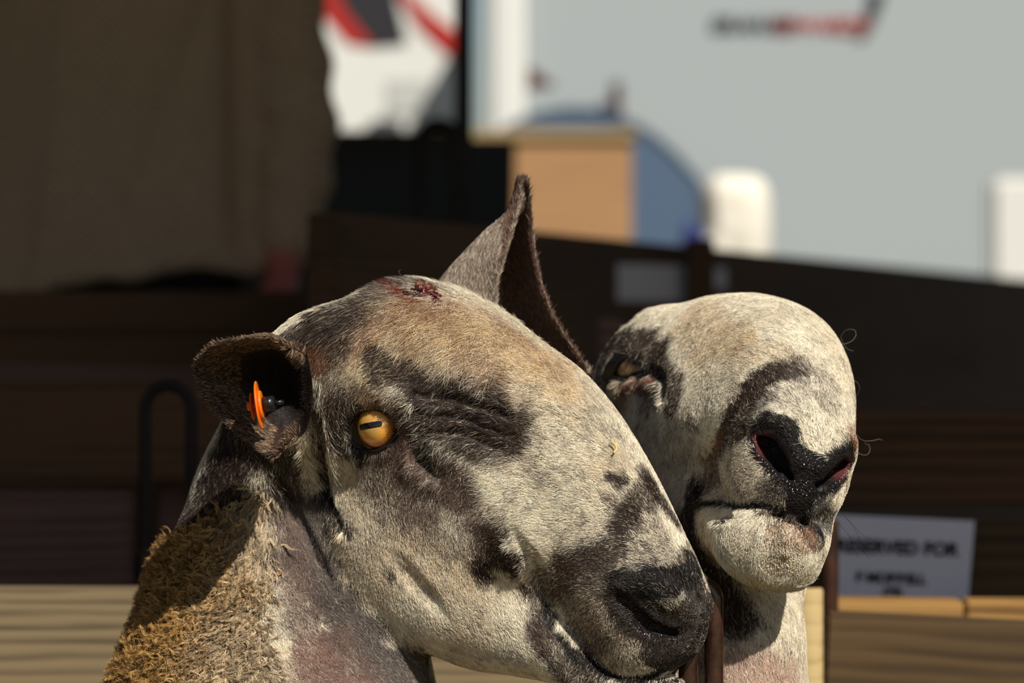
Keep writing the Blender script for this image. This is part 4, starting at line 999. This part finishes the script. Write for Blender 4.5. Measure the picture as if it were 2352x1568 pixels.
def card(corners, y, label, lines, th=.0008, curl=.004, group=None, rotz=0.0):
    """paper: 4 corners px (tl,tr,br,bl)"""
    c = [at(px, py, y) for px, py in corners]; n = 9; V_ = []; F_ = []
    for s in (0, 1):
        for i in range(n):
            for j in range(n):
                u, v = j / (n - 1), i / (n - 1)
                p = (c[0] * (1 - u) + c[1] * u) * (1 - v) + (c[3] * (1 - u) + c[2] * u) * v
                p = p + np.array([0, -.002 - curl * max(0, u - .75) ** 2 * 12 * v + s * th, 0]); V_.append(p)
    for i in range(n - 1):
        for j in range(n - 1):
            a = i * n + j; F_ += [(a, a + n, a + n + 1, a + 1), (a + n * n, a + n * n + 1, a + n * n + n + 1, a + n * n + n)]
    for k in range(n - 1):
        F_ += [(k, k + 1, k + 1 + n * n, k + n * n), ((n - 1) * n + k, (n - 1) * n + k + n * n, (n - 1) * n + k + 1 + n * n, (n - 1) * n + k + 1)]
        F_ += [(k * n, k * n + n * n, (k + 1) * n + n * n, (k + 1) * n), (k * n + n - 1, (k + 1) * n + n - 1, (k + 1) * n + n - 1 + n * n, k * n + n - 1 + n * n)]
    ctr = (c[0] + c[1] + c[2] + c[3]) / 4
    e = empty('paper_card', tuple(ctr), label, 'card', group)
    link('sheet', mesh_np('sheet', V_, F_, False), M_paper, e)
    for s, px, py, size, bold in lines:
        p = at(px, py, y); sz = size * (y + 2.2) / FPX
        text_mesh('lettering', s, sz, M_ink, e, Matrix.Translation((p[0], y - .0032, p[2])) @ Matrix.Rotation(math.radians(90), 4, 'X') @ Matrix.Rotation(math.radians(-2.2), 4, 'Z'), bold * (y + 2.2) / FPX, .0003)
    return e
card([(1893, 1180), (2238, 1196), (2222, 1378), (1893, 1374)], .852, 'large white card with black reserved lettering pinned to the right hand hurdle', [('RESERVED FOR', 2060, 1258, 42, 1.5), ('F MORRELL', 2046, 1328, 32, 1.2), ('(75)', 2050, 1359, 27, 1.0)])
def on_h3(px):   # depth of the long hurdle's face seen at a pixel column
    k = (px - 1176) / FPX; s_ = (k * (P0[1] + 2.2) - P0[0]) / ((P1[0] - P0[0]) - k * (P1[1] - P0[1])); return (P0 + (P1 - P0) * s_)[1]
def card_h3(pxa, pxb, pya, pyb, label):
    ya, yb = on_h3(pxa) - .004, on_h3(pxb) - .004
    A, B, C_, D_ = at(pxa, pya, ya), at(pxb, pya + 4, yb), at(pxb, pyb, yb), at(pxa, pyb - 4, ya)
    off = nrm * .0012; V_ = [A, B, C_, D_] + [q + off for q in (A, B, C_, D_)]
    F_ = [(3, 2, 1, 0), (4, 5, 6, 7), (0, 1, 5, 4), (1, 2, 6, 5), (2, 3, 7, 6), (3, 0, 4, 7)]
    o = link('paper_card', mesh_np('paper_card', V_, F_, False), M_paper); tag(o, label, 'card'); return o
card_h3(1420, 1588, 606, 694, 'blurred white paper card on the long dark hurdle above the cream ram, the wider one')
card_h3(1622, 1668, 612, 664, 'small narrow scrap of white card right of the wider one on the long hurdle')
k_ = (on_h3(1610)); st_ = boxo('stake', (pxx(1608, k_ - .12), k_ - .12, pz(548, k_ - .12) / 2), .035, .03, pz(548, k_ - .12), 0, M_dark); tag(st_, 'short dark wooden stake between the two blurred cards on the long hurdle', 'stake')
# ------------------------------------------------------------------ ear tag, scab, straw
M_or = nmat('orange_plastic', .32, .5, tuple(lin(250, 120, 24)))[0]; M_bk = nmat('black_plastic', .3, .5, tuple(lin(24, 24, 26)))[0]
def disc(name, c, axis, r, th, mat, parent, seg=40, bev=.0004):
    bm = bmesh.new(); bmesh.ops.create_cone(bm, cap_ends=True, segments=seg, radius1=r, radius2=r, depth=th)
    bmesh.ops.bevel(bm, geom=[e for e in bm.edges if len(e.link_faces) == 2 and any(len(f.verts) > 4 for f in e.link_faces)], offset=min(bev, th * .3), segments=2, affect='EDGES')
    me = bpy.data.meshes.new(name); bm.to_mesh(me); bm.free(); me.materials.append(mat); me.polygons.foreach_set('use_smooth', [len(p.vertices) <= 4 for p in me.polygons])
    o = bpy.data.objects.new(name, me); col.objects.link(o); o.parent = parent; o.matrix_parent_inverse = Matrix.Translation(-Vector(parent.location))
    o.matrix_basis = Matrix.Translation(Vector(c)) @ Vector(axis).to_track_quat('Z', 'Y').to_matrix().to_4x4(); return o
yt = -.118; tc_ = at(594, 930, yt); ax_ = np.array([.985, -.05, .13]); ax_ /= np.linalg.norm(ax_)
tg = empty('ear_tag', tuple(tc_), 'orange round plastic tag with black stud fixed inside the near dark ear', 'ear tag')
disc('tag_disc', tc_, ax_, .0132, .0010, M_or, tg); disc('raised_rim', tc_ + ax_ * .0013, ax_, .0078, .0018, M_or, tg)
disc('back_plate', tc_ - ax_ * .0034, ax_ + np.array([0, -.03, 0]), .0074, .0007, M_or, tg); disc('button', tc_ - ax_ * .0052, ax_, .0024, .0022, M_or, tg)
disc('stem', tc_ - ax_ * .0015, ax_, .0012, .006, M_or, tg, 20); disc('stud', tc_ + ax_ * .0056, ax_, .0042, .0066, M_bk, tg); disc('pin', tc_ + ax_ * .0108, ax_, .0013, .006, M_bk, tg, 16)

m_sc, t, b = nmat('dried_blood', .35, .5, tuple(lin(96, 22, 16)))
def lump(name, c, r, mat, parent, seed, amp=.35, sc_=(1, 1, 1), fr=400):
    bm = bmesh.new(); bmesh.ops.create_icosphere(bm, subdivisions=4, radius=1.0)
    D = np.array([v.co[:] for v in bm.verts]); n_ = fbm(D * r + np.array(c), fr, seed, 3)
    for v, d_, k_ in zip(bm.verts, D, n_): v.co = Vector(np.array(c) + d_ * r * (1 + amp * k_) * np.array(sc_))
    for f in bm.faces: f.smooth = True
    me = bpy.data.meshes.new(name); bm.to_mesh(me); bm.free(); return link(name, me, mat, parent)
hp, hn = surfA.ray(972, 664)
if FUR or 1:
    for i, (px_, py_, r_s, cc) in enumerate([(966, 660, .0036, (122, 76, 60)), (980, 664, .0034, (90, 50, 40)), (954, 668, .0032, (62, 20, 16)), (976, 676, .0036, (84, 22, 18)), (992, 680, .0030, (76, 20, 16)), (940, 676, .0028, (58, 34, 28)), (1004, 690, .0022, (80, 22, 18)), (962, 680, .0030, (70, 24, 18))]):
        p, n_ = surfA.ray(972 + (px_ - 972) * .8, py_ + 16); mm = nmat('scab_skin', .35, .5, tuple(lin(*cc)))[0]
        lump('scab', p + n_ * .0026 + np.array([0, 0, .001]), r_s, mm, shA, 100 + i, .9, (1.2, 1, .75), 700)
M_straw = nmat('straw', .6, .3, tuple(lin(222, 190, 120)))[0]
def straw(pts, r, surf, label):
    P = [surf.ray(*p)[0] + surf.ray(*p)[1] * .0045 for p in pts]; V_, F_ = tube(catmull(P, 5, False), r, False, 8)
    tag(link('straw_wisp', mesh_np('straw_wisp', V_, F_), M_straw), label, 'straw')
straw([(1394, 1022), (1403, 1030), (1406, 1040), (1400, 1048)], .0006, surfA, 'tiny bent straw scrap stuck on the nose bridge of the profile ram')
# long loose hairs
def loose(paths, y, parent, colr, r=.00009):
    pts = np.array([catmull([at(px_, py_, y + .004 * i) for i, (px_, py_) in enumerate(p)], 6, False)[np.linspace(0, 6 * (len(p) - 1), 16).astype(int)] for p in paths])
    o = make_curves('loose_hair', pts, np.full(pts.shape[:2], r), np.tile(colr, (len(paths), 1)), M_hair, parent)
loose([[(1895, 770), (1930, 790), (1960, 780), (1965, 760), (1945, 757), (1932, 775), (1945, 800), (1960, 805)], [(1870, 740), (1885, 738), (1890, 750), (1880, 760), (1872, 752), (1880, 745), (1886, 752), (1888, 760)],
       [(1960, 990), (1980, 1010), (2000, 1012), (2020, 1008), (2022, 1010), (2024, 1010), (2026, 1010), (2028, 1010)], [(1950, 1030), (1985, 1045), (1998, 1035), (1995, 1020), (1992, 1022), (1990, 1020), (1988, 1018), (1986, 1016)],
       [(1940, 870), (1965, 875), (1975, 890), (1970, 905), (1964, 912), (1962, 915), (1960, 917), (1958, 920)]], .03, shB, lin(150, 138, 118), .00007)
loose([[(1935, 1180), (1960, 1210), (1975, 1240), (1985, 1270), (1990, 1275), (1992, 1278), (1994, 1280), (1996, 1282)], [(1945, 1190), (1985, 1230), (2030, 1250), (2060, 1270), (2062, 1272), (2064, 1274), (2066, 1276), (2068, 1278)],
       [(1925, 1200), (1950, 1230), (1962, 1262), (1964, 1266), (1966, 1270), (1968, 1274), (1970, 1276), (1972, 1280)]], -.03, shB, lin(40, 34, 32), .00008)
loose([[(918, 668), (925, 645), (918, 628), (916, 624), (917, 622), (919, 620), (920, 620), (921, 620)], [(945, 665), (935, 645), (925, 640), (922, 642), (921, 643), (920, 644), (919, 645), (918, 646)]], 0.01, shA, lin(120, 108, 92), .00008)

# ------------------------------------------------------------------ person in a tweed jacket, standing in the shade
def person():
    y0 = 3.4; X = lambda px_: pxx(px_, y0); hem = pz(650, y0)
    e = empty('person', (X(300), y0, 0), 'person in brown checked tweed jacket and dark trousers standing behind the pens, arm hanging', 'person')
    m, t, b = nmat('tweed', .95, .05); tc = nadd(t, 'ShaderNodeTexCoord'); ck = nadd(t, 'ShaderNodeTexChecker', Scale=150.0); t.links.new(tc.outputs['Object'], ck.inputs['Vector'])
    ck.inputs['Color1'].default_value = (*lin(232, 202, 170), 1); ck.inputs['Color2'].default_value = (*lin(180, 154, 128), 1)
    n1 = nadd(t, 'ShaderNodeTexNoise', Scale=90.0, Detail=3.0); t.links.new(tc.outputs['Object'], n1.inputs['Vector']); mx = nadd(t, 'ShaderNodeMix', data_type='RGBA', blend_type='MULTIPLY'); mx.inputs[0].default_value = .4
    t.links.new(ck.outputs[0], mx.inputs[6]); t.links.new(n1.outputs['Fac'], mx.inputs[7]); t.links.new(mx.outputs[2], b.inputs['Base Color'])
    mt = nmat('dark_trousers', .9, .1, tuple(lin(30, 28, 30)))[0]; ms = nmat('skin', .6, .3, tuple(lin(196, 110, 96)))[0]; mh = nmat('grey_hair', .8, .2, tuple(lin(96, 88, 80)))[0]; mb = nmat('boot_leather', .6, .3, tuple(lin(40, 28, 20)))[0]
    cx_ = X(235)
    def jf(P):
        z = P[:, 2]
        w_ = np.interp(z, [hem, hem + .12, 1.22, 1.4, 1.5, 1.56], [.240, .242, .242, .250, .235, .10]); d_ = np.interp(z, [hem, 1.2, 1.4, 1.5, 1.56], [.175, .15, .15, .12, .07])
        cxs = cx_ + .0 * z
        q = np.sqrt(((P[:, 0] - cxs) / w_) ** 2 + ((P[:, 1] - y0) / d_) ** 2); d = (q - 1) * .16
        d = smax(d, z - 1.55, .04); d = smax(d, hem - .005 + .035 * np.sin((P[:, 0] - cx_) * 9) * .5 - z, .01)
        # folds
        d = d + .006 * np.sin((P[:, 0] * 30 + z * 9)) * np.clip((1.3 - z) / .3, 0, 1) + .010 * np.exp(-((P[:, 0] - X(330) - (z - 1.1) * .35) / .02) ** 2) - .008 * np.exp(-((P[:, 0] - X(140) - (z - 1.1) * .1) / .02) ** 2)
        arm = np.minimum(d_cone(P, (X(630), y0 + .0, 1.47), (X(680), y0 - .0, 1.22), .064, .062), d_cone(P, (X(680), y0 - .0, 1.22), (X(658), y0 - .03, pz(548, y0)), .062, .054))
        arm2 = np.minimum(d_cone(P, (cx_ - .215, y0, 1.46), (cx_ - .33, y0 + .02, 1.2), .078, .070), d_cone(P, (cx_ - .33, y0 + .02, 1.2), (cx_ - .30, y0 - .12, 1.02), .070, .056))
        arm = arm + .005 * np.sin(P[:, 2] * 70 + P[:, 0] * 20)
        d = smin(d, arm, .004) + .030 * np.exp(-((P[:, 0] - X(562) + (z - 1.2) * .02) / .018) ** 2) * np.clip((z - 1.02) / .1, 0, 1) * np.clip((y0 - .03 - P[:, 1]) / .03, 0, 1); d = smin(d, arm2, .02); return d.astype(np.float32)
    V_, F_ = surface_nets(jf, (cx_ - .46, y0 - .26, hem - .06), (X(790) + .05, y0 + .26, 1.64), .011)
    link('jacket', mesh_np('jacket', V_, F_), m, e)
    def tf(P):
        d = None
        for s_ in (-1, 1):
            q = np.minimum(d_cone(P, (cx_ + s_ * .09, y0, .98), (cx_ + s_ * .12, y0 - .02, .52), .115, .085), d_cone(P, (cx_ + s_ * .12, y0 - .02, .52), (cx_ + s_ * .13, y0, .10), .085, .072)); d = q if d is None else smin(d, q, .03)
        return d.astype(np.float32)
    V_, F_ = surface_nets(tf, (cx_ - .3, y0 - .2, .0), (cx_ + .3, y0 + .2, 1.12), .014); link('trousers', mesh_np('trousers', V_, F_), mt, e)
    def hand_f(w, side, dirz):
        w = np.array(w)
        def f(P):
            d = d_ell(P, w + np.array([0, 0, -.045]), (.022, .042, .05))
            d = smin(d, d_cone(P, w + np.array([0, 0, .05]), w, .030, .027), .015)
            for i, (o_, l_) in enumerate(((-.030, .062), (-.010, .074), (.010, .070), (.029, .055))):
                a = w + np.array([0, o_, -.082]); b2 = a + np.array([side * .006, -.004, -l_ * .55]); c2 = b2 + np.array([side * .018, -.006, -l_ * .45])
                d = smin(d, np.minimum(d_cone(P, a, b2, .0105, .0095), d_cone(P, b2, c2, .0095, .008)), .004)
            a = w + np.array([side * .01, -.035, -.03]); b2 = a + np.array([side * .018, -.03, -.03]); d = smin(d, np.minimum(d_cone(P, a, b2, .013, .011), d_cone(P, b2, b2 + np.array([0, -.006, -.03]), .011, .009)), .008)
            return d.astype(np.float32)
        return f
    hd = at(650, 600, y0 - .05)
    head_c = np.array([cx_, y0 - .01, 1.70])
    hf1, hf2 = hand_f(hd, -1, 0), hand_f((cx_ - .30, y0 - .13, 1.0), 1, 0)
    def bf(P):
        d = d_ell(P, head_c + np.array([0, 0, .02]), (.078, .095, .105)); d = smin(d, d_ell(P, head_c + np.array([0, -.015, -.065]), (.058, .07, .062)), .03)
        d = smin(d, d_cone(P, head_c + np.array([0, -.088, .0]), head_c + np.array([0, -.108, -.03]), .008, .014), .01)
        for s_ in (-1, 1):
            d = smax(d, -d_ell(P, head_c + np.array([s_ * .032, -.095, .01]), (.016, .014, .010)), .008); d = smin(d, d_ell(P, head_c + np.array([s_ * .032, -.080, .01]), (.012, .012, .012)), .003)
            d = smin(d, d_ell(P, head_c + np.array([s_ * .082, .005, -.005]), (.010, .020, .032)), .008)
        d = smax(d, -d_ell(P, head_c + np.array([0, -.088, -.068]), (.026, .010, .004)), .004)
        d = smin(d, d_cone(P, head_c + np.array([0, .015, -.08]), (cx_, y0 + .01, 1.46), .055, .065), .03)
        return d
    for nm_, f_, lo_, hi_ in (('head', bf, (cx_ - .12, y0 - .16, 1.44), (cx_ + .12, y0 + .16, 1.86)), ('hand', hf1, tuple(hd - np.array([.09, .1, .17])), tuple(hd + np.array([.07, .09, .10]))), ('hand', hf2, (cx_ - .37, y0 - .23, .83), (cx_ - .20, y0 - .04, 1.10))):
        V_, F_ = surface_nets(lambda P: f_(P).astype(np.float32), lo_, hi_, .005); link(nm_, mesh_np(nm_, V_, F_), ms, e)
    V_, F_ = surface_nets(lambda P: smax(d_ell(P, head_c + np.array([0, .012, .035]), (.086, .098, .10)), -(P[:, 1] - head_c[1]) - .05 - (P[:, 2] - head_c[2] - .06) * .8, .01).astype(np.float32), tuple(head_c - .13), tuple(head_c + .17), .007)
    link('hair', mesh_np('hair', V_, F_), mh, e)
    for s_ in (-1, 1):
        V_, F_ = surface_nets(lambda P: smin(smax(d_ell(P, (cx_ + s_ * .13, y0 - .07, .03), (.05, .15, .07)), -P[:, 2], .01), d_cone(P, (cx_ + s_ * .13, y0, .05), (cx_ + s_ * .13, y0, .17), .05, .06), .02).astype(np.float32), (cx_ + s_ * .13 - .09, y0 - .26, -.02), (cx_ + s_ * .13 + .09, y0 + .13, .26), .012)
        link('boot', mesh_np('boot', V_, F_), mb, e)
person()

# ------------------------------------------------------------------ livestock trailer and other things in the sun beyond
M_alu = nmat('silver_panel', .55, .4, tuple(lin(168, 176, 177)))[0]; M_white = nmat('white_paint', .5, .4, tuple(lin(228, 228, 221)))[0]
M_red = nmat('red_vinyl', .5, .4, tuple(lin(176, 40, 30)))[0]; M_blk = nmat('black_vinyl', .5, .4, tuple(lin(44, 42, 46)))[0]; M_blue = nmat('slate_blue_plastic', .5, .3, tuple(lin(84, 104, 128)))[0]
M_rub = nmat('tyre_rubber', .8, .2, tuple(lin(26, 26, 26)))[0]
Y9 = 9.0
tr = empty('livestock_trailer', (pxx(1800, Y9), Y9 + .9, 0), 'large silver sided livestock trailer with black and red lettering filling upper right', 'trailer')
x0, x1 = pxx(1205, Y9), pxx(3300, Y9)
boxo('side_panel', ((x0 + x1) / 2, Y9 + .9, 1.35), x1 - x0, 1.8, 1.7, 0, M_alu, tr, .01)
boxo('corner_post', (pxx(1163, Y9), Y9 - .0, 1.3), .115, .08, 1.9, 0, M_white, tr, .02)
boxo('sill', ((x0 + x1) / 2, Y9 - .02, .47), x1 - x0, .06, .09, 0, M_blk, tr, .005)
def arch(name, cx_, cz, ra, w_, y_, mat, parent, sx=.9):
    V_ = []; n = 28
    for k in range(n + 1):
        a = math.pi * k / n
        for rr, yy in ((ra, y_ - w_), (ra, y_), (ra - .012, y_), (ra - .012, y_ - w_)): V_.append((cx_ - rr * sx * math.cos(a), yy, cz + rr * math.sin(a)))
    F_ = []
    for k in range(n):
        for j in range(4): a = k * 4 + j; b_ = k * 4 + (j + 1) % 4; F_.append((a, b_, b_ + 4, a + 4))
    F_ += [(3, 2, 1, 0), (n * 4, n * 4 + 1, n * 4 + 2, n * 4 + 3)]
    V2_ = [(cx_ - .97 * ra * sx * math.cos(math.pi * k / 28), y_ - w_ + .01, cz + .97 * ra * math.sin(math.pi * k / 28)) for k in range(29)]
    o = link(name, mesh_np(name, V_, F_, False), mat, parent); bm = bmesh.new(); bm.from_mesh(o.data); f = bm.faces.new([bm.verts.new(v) for v in V2_]); g_ = bmesh.ops.extrude_face_region(bm, geom=[f]); 
    for v in [x for x in g_['geom'] if isinstance(x, bmesh.types.BMVert)]: v.co.y += .01
    bm.to_mesh(o.data); bm.free(); return o
ar = arch('mudguard', pxx(1318, Y9 - .5), .66, pz(243, Y9 - .5) - .66, .26, Y9 - .24, M_blue, tr, .62)
def wheel(c, r):
    o = disc('wheel', c, (0, 1, 0), r, .17, M_rub, tr, 48, .03); h_ = disc('hub', np.array(c) - np.array([0, .09, 0]), (0, 1, 0), r * .5, .03, M_alu, tr, 32); h_.parent = o; h_.matrix_parent_inverse = Matrix.Identity(4)
    h_.matrix_parent_inverse = (Matrix.Translation(Vector(tr.location)) @ o.matrix_parent_inverse @ Matrix.Identity(4)).inverted() if False else Matrix.Identity(4)
    h_.matrix_basis = Matrix.Translation((0, 0, .09)) @ Matrix.Identity(4); return o
wheel((pxx(1318, Y9 - .5), Y9 - .36, .31), .31)
boxo('reflector_bar', (pxx(1415, Y9 - .06), Y9 - .06, (pz(190, Y9) + pz(320, Y9)) / 2), .032, .03, .16, 0, nmat('dark_red_reflector', .4, .5, tuple(lin(70, 34, 34)))[0], tr, .004)
def tri(name, pts, y_, mat, parent, th=.004):
    n = len(pts); P = [at(px_, py_, y_) for px_, py_ in pts]; V_ = [tuple(p) for p in P] + [tuple(p + np.array([0, th, 0])) for p in P]
    me = bpy.data.meshes.new(name); me.from_pydata(V_, [], [list(range(n))[::-1], list(range(n, 2 * n))] + [[i, (i + 1) % n, (i + 1) % n + n, i + n] for i in range(n)]); me.update(); return link(name, me, mat, parent)
tri('marker_patch', [(1212, 150), (1275, 196), (1212, 200)], Y9 - .006, nmat('maroon_vinyl', .5, .4, tuple(lin(84, 30, 30)))[0], tr)
def tr_text(s, px_, py_, size, mat):
    p = at(px_, py_, Y9 - .004); text_mesh('lettering', s, size * (Y9 + 2.2) / FPX, mat, tr, Matrix.Translation((p[0], Y9 - .006, p[2])) @ Matrix.Rotation(math.radians(90), 4, 'X'), 1.2 * (Y9 + 2.2) / FPX, .002)
tr_text('GRAHAM', 1728, 58, 46, M_blk); tr_text('EDWARDS', 1884, 60, 46, M_red)
tri('swoosh', [(1962, 92), (1990, 88), (2006, 60), (2030, 0), (2034, -20), (1996, -20), (1990, 20), (1975, 60)], Y9 - .006, M_blk, tr)
# second, white vehicle with painted stripes
Y8 = 9.6
vn = empty('horse_box', (pxx(850, Y8), Y8 + .7, 0), 'white horse box with red and black slanting stripes at top centre left', 'vehicle')
xa, xb = pxx(560, Y8), pxx(1062, Y8)
boxo('body', ((xa + xb) / 2, Y8 + .7, 1.35), xb - xa, 1.4, 1.9, 0, M_white, vn, .01)
for px_ in (640, 1000): disc('wheel', (pxx(px_, Y8), Y8 + .12, .32), (0, 1, 0), .32, .2, M_rub, vn, 40, .03)
tri('stripe', [(770, -30), (905, -30), (935, 100), (858, 108), (790, 20)], Y8 - .006, M_blk, vn)
tri('stripe', [(700, -30), (770, -30), (790, 20), (858, 108), (800, 100), (740, 30)], Y8 - .006, M_red, vn)
tri('stripe', [(930, -30), (990, 30), (1062, 82), (1062, 150), (1010, 110), (960, 60), (905, -30)], Y8 - .006, M_red, vn)
m_g = nmat('pale_grey_panel', .5, .4, tuple(lin(196, 198, 192)))[0]
tri('locker_door', [(890, 180), (985, 180), (985, 260), (890, 260)], Y8 - .008, m_g, vn)
# dark steel upright near the trailer corner
gp = boxo('steel_upright', (pxx(1065, 3.3), 3.3, .72), .026, .026, 1.44, 0, M_iron); gp.name = 'steel_upright'; tag(gp, 'dark upright steel bar between the white horse box and silver trailer', 'post')
uloop(965, 1050, 285, 3.2, .010, 0, M_iron, 'dark blurred iron loop beside the tall steel upright, under the horse box')
# boards in between
b1 = empty('feed_hurdle', (pxx(900, 5.2), 5.2, 0), 'slate dark boarding with a pale top rail, just right of the tweed jacket', 'fence')
plank('board', (pxx(480, 5.2), 5.2, pz(318, 5.2)), (pxx(1180, 5.2), 5.2, pz(326, 5.2)), .62, .03, nmat('slate_board', .8, .2, tuple(lin(66, 68, 70)))[0], b1)
plank('top_rail', (pxx(640, 5.2), 5.18, pz(300, 5.2)), (pxx(1040, 5.2), 5.18, pz(303, 5.2)), .018, .06, M_olive, b1)
plank('board', (pxx(480, 5.2), 5.2, .46), (pxx(1180, 5.2), 5.2, .46), .44, .03, M_dark, b1)
b2 = empty('timber_crate', (pxx(1280, 6.6), 6.75, 0), 'sunlit orange brown timber box with a pale top edge, behind the upright ear tip', 'crate')
xa, xb = pxx(1085, 6.6), pxx(1450, 6.6); zt = pz(322, 6.6)
m_o = wood('orange_timber', lin(132, 98, 66), lin(184, 142, 100), .5)
boxo('front_board', ((xa + xb) / 2, 6.6, zt / 2), xb - xa, .03, zt, 0, m_o, b2); boxo('back_board', ((xa + xb) / 2, 6.9, zt / 2), xb - xa, .03, zt, 0, m_o, b2)
for x_ in (xa + .015, xb - .015): boxo('side_board', (x_, 6.75, zt / 2), .03, .268, zt, 0, m_o, b2)
boxo('lid', ((xa + xb) / 2, 6.75, zt + .012), xb - xa + .02, .36, .022, 0, M_post, b2)
m_s = nmat('white_sacking', .9, .1, tuple(lin(240, 234, 218)))[0]; m_b = nmat('blue_cloth', .9, .1, tuple(lin(52, 60, 120)))[0]
def sack_f(P):
    q = np.abs(P - np.array([pxx(1665, 7.4), 7.4, pz(404, 7.4) / 2])) - np.array([(pxx(1755, 7.4) - pxx(1575, 7.4)) / 2 - .05, .12, pz(404, 7.4) / 2 - .05])
    d = np.linalg.norm(np.maximum(q, 0), axis=1) + np.minimum(q.max(1), 0) - .05
    return (d + .012 * fbm(P, 9, 4, 2) + .10 * np.clip((pxx(1640, 7.4) - P[:, 0]) / .1, 0, 1) * np.clip((P[:, 2] - 1.08) / .1, 0, 1)).astype(np.float32)
V_, F_ = surface_nets(sack_f, (pxx(1540, 7.4), 7.15, -.03), (pxx(1800, 7.4), 7.65, 1.5), .012); o = link('feed_sack', mesh_np('feed_sack', V_, F_), m_s)
tag(o, 'bright white sack standing in the sun in front of the silver trailer', 'sack')
o = lump('blue_cloth', (pxx(1612, 7.0), 7.0, .56), .07, m_b, None, 9, .4, (1.1, .9, 8.0), 12)
bz = np.array([v.co.z for v in o.data.vertices])
for v in o.data.vertices: v.co.z = (v.co.z - bz.min()) / (bz.max() - bz.min()) * pz(508, 7.0); tag(o, 'blue cloth bundle showing over the long hurdle, left of the white sack', 'cloth')
pst = boxo('white_post', (pxx(2325, 7.6), 7.6, pz(410, 7.6) / 2), pxx(2385, 7.6) - pxx(2275, 7.6), .12, pz(410, 7.6), 0, M_white, None, .015); tag(pst, 'short fat white post in the sun at the right edge', 'post')
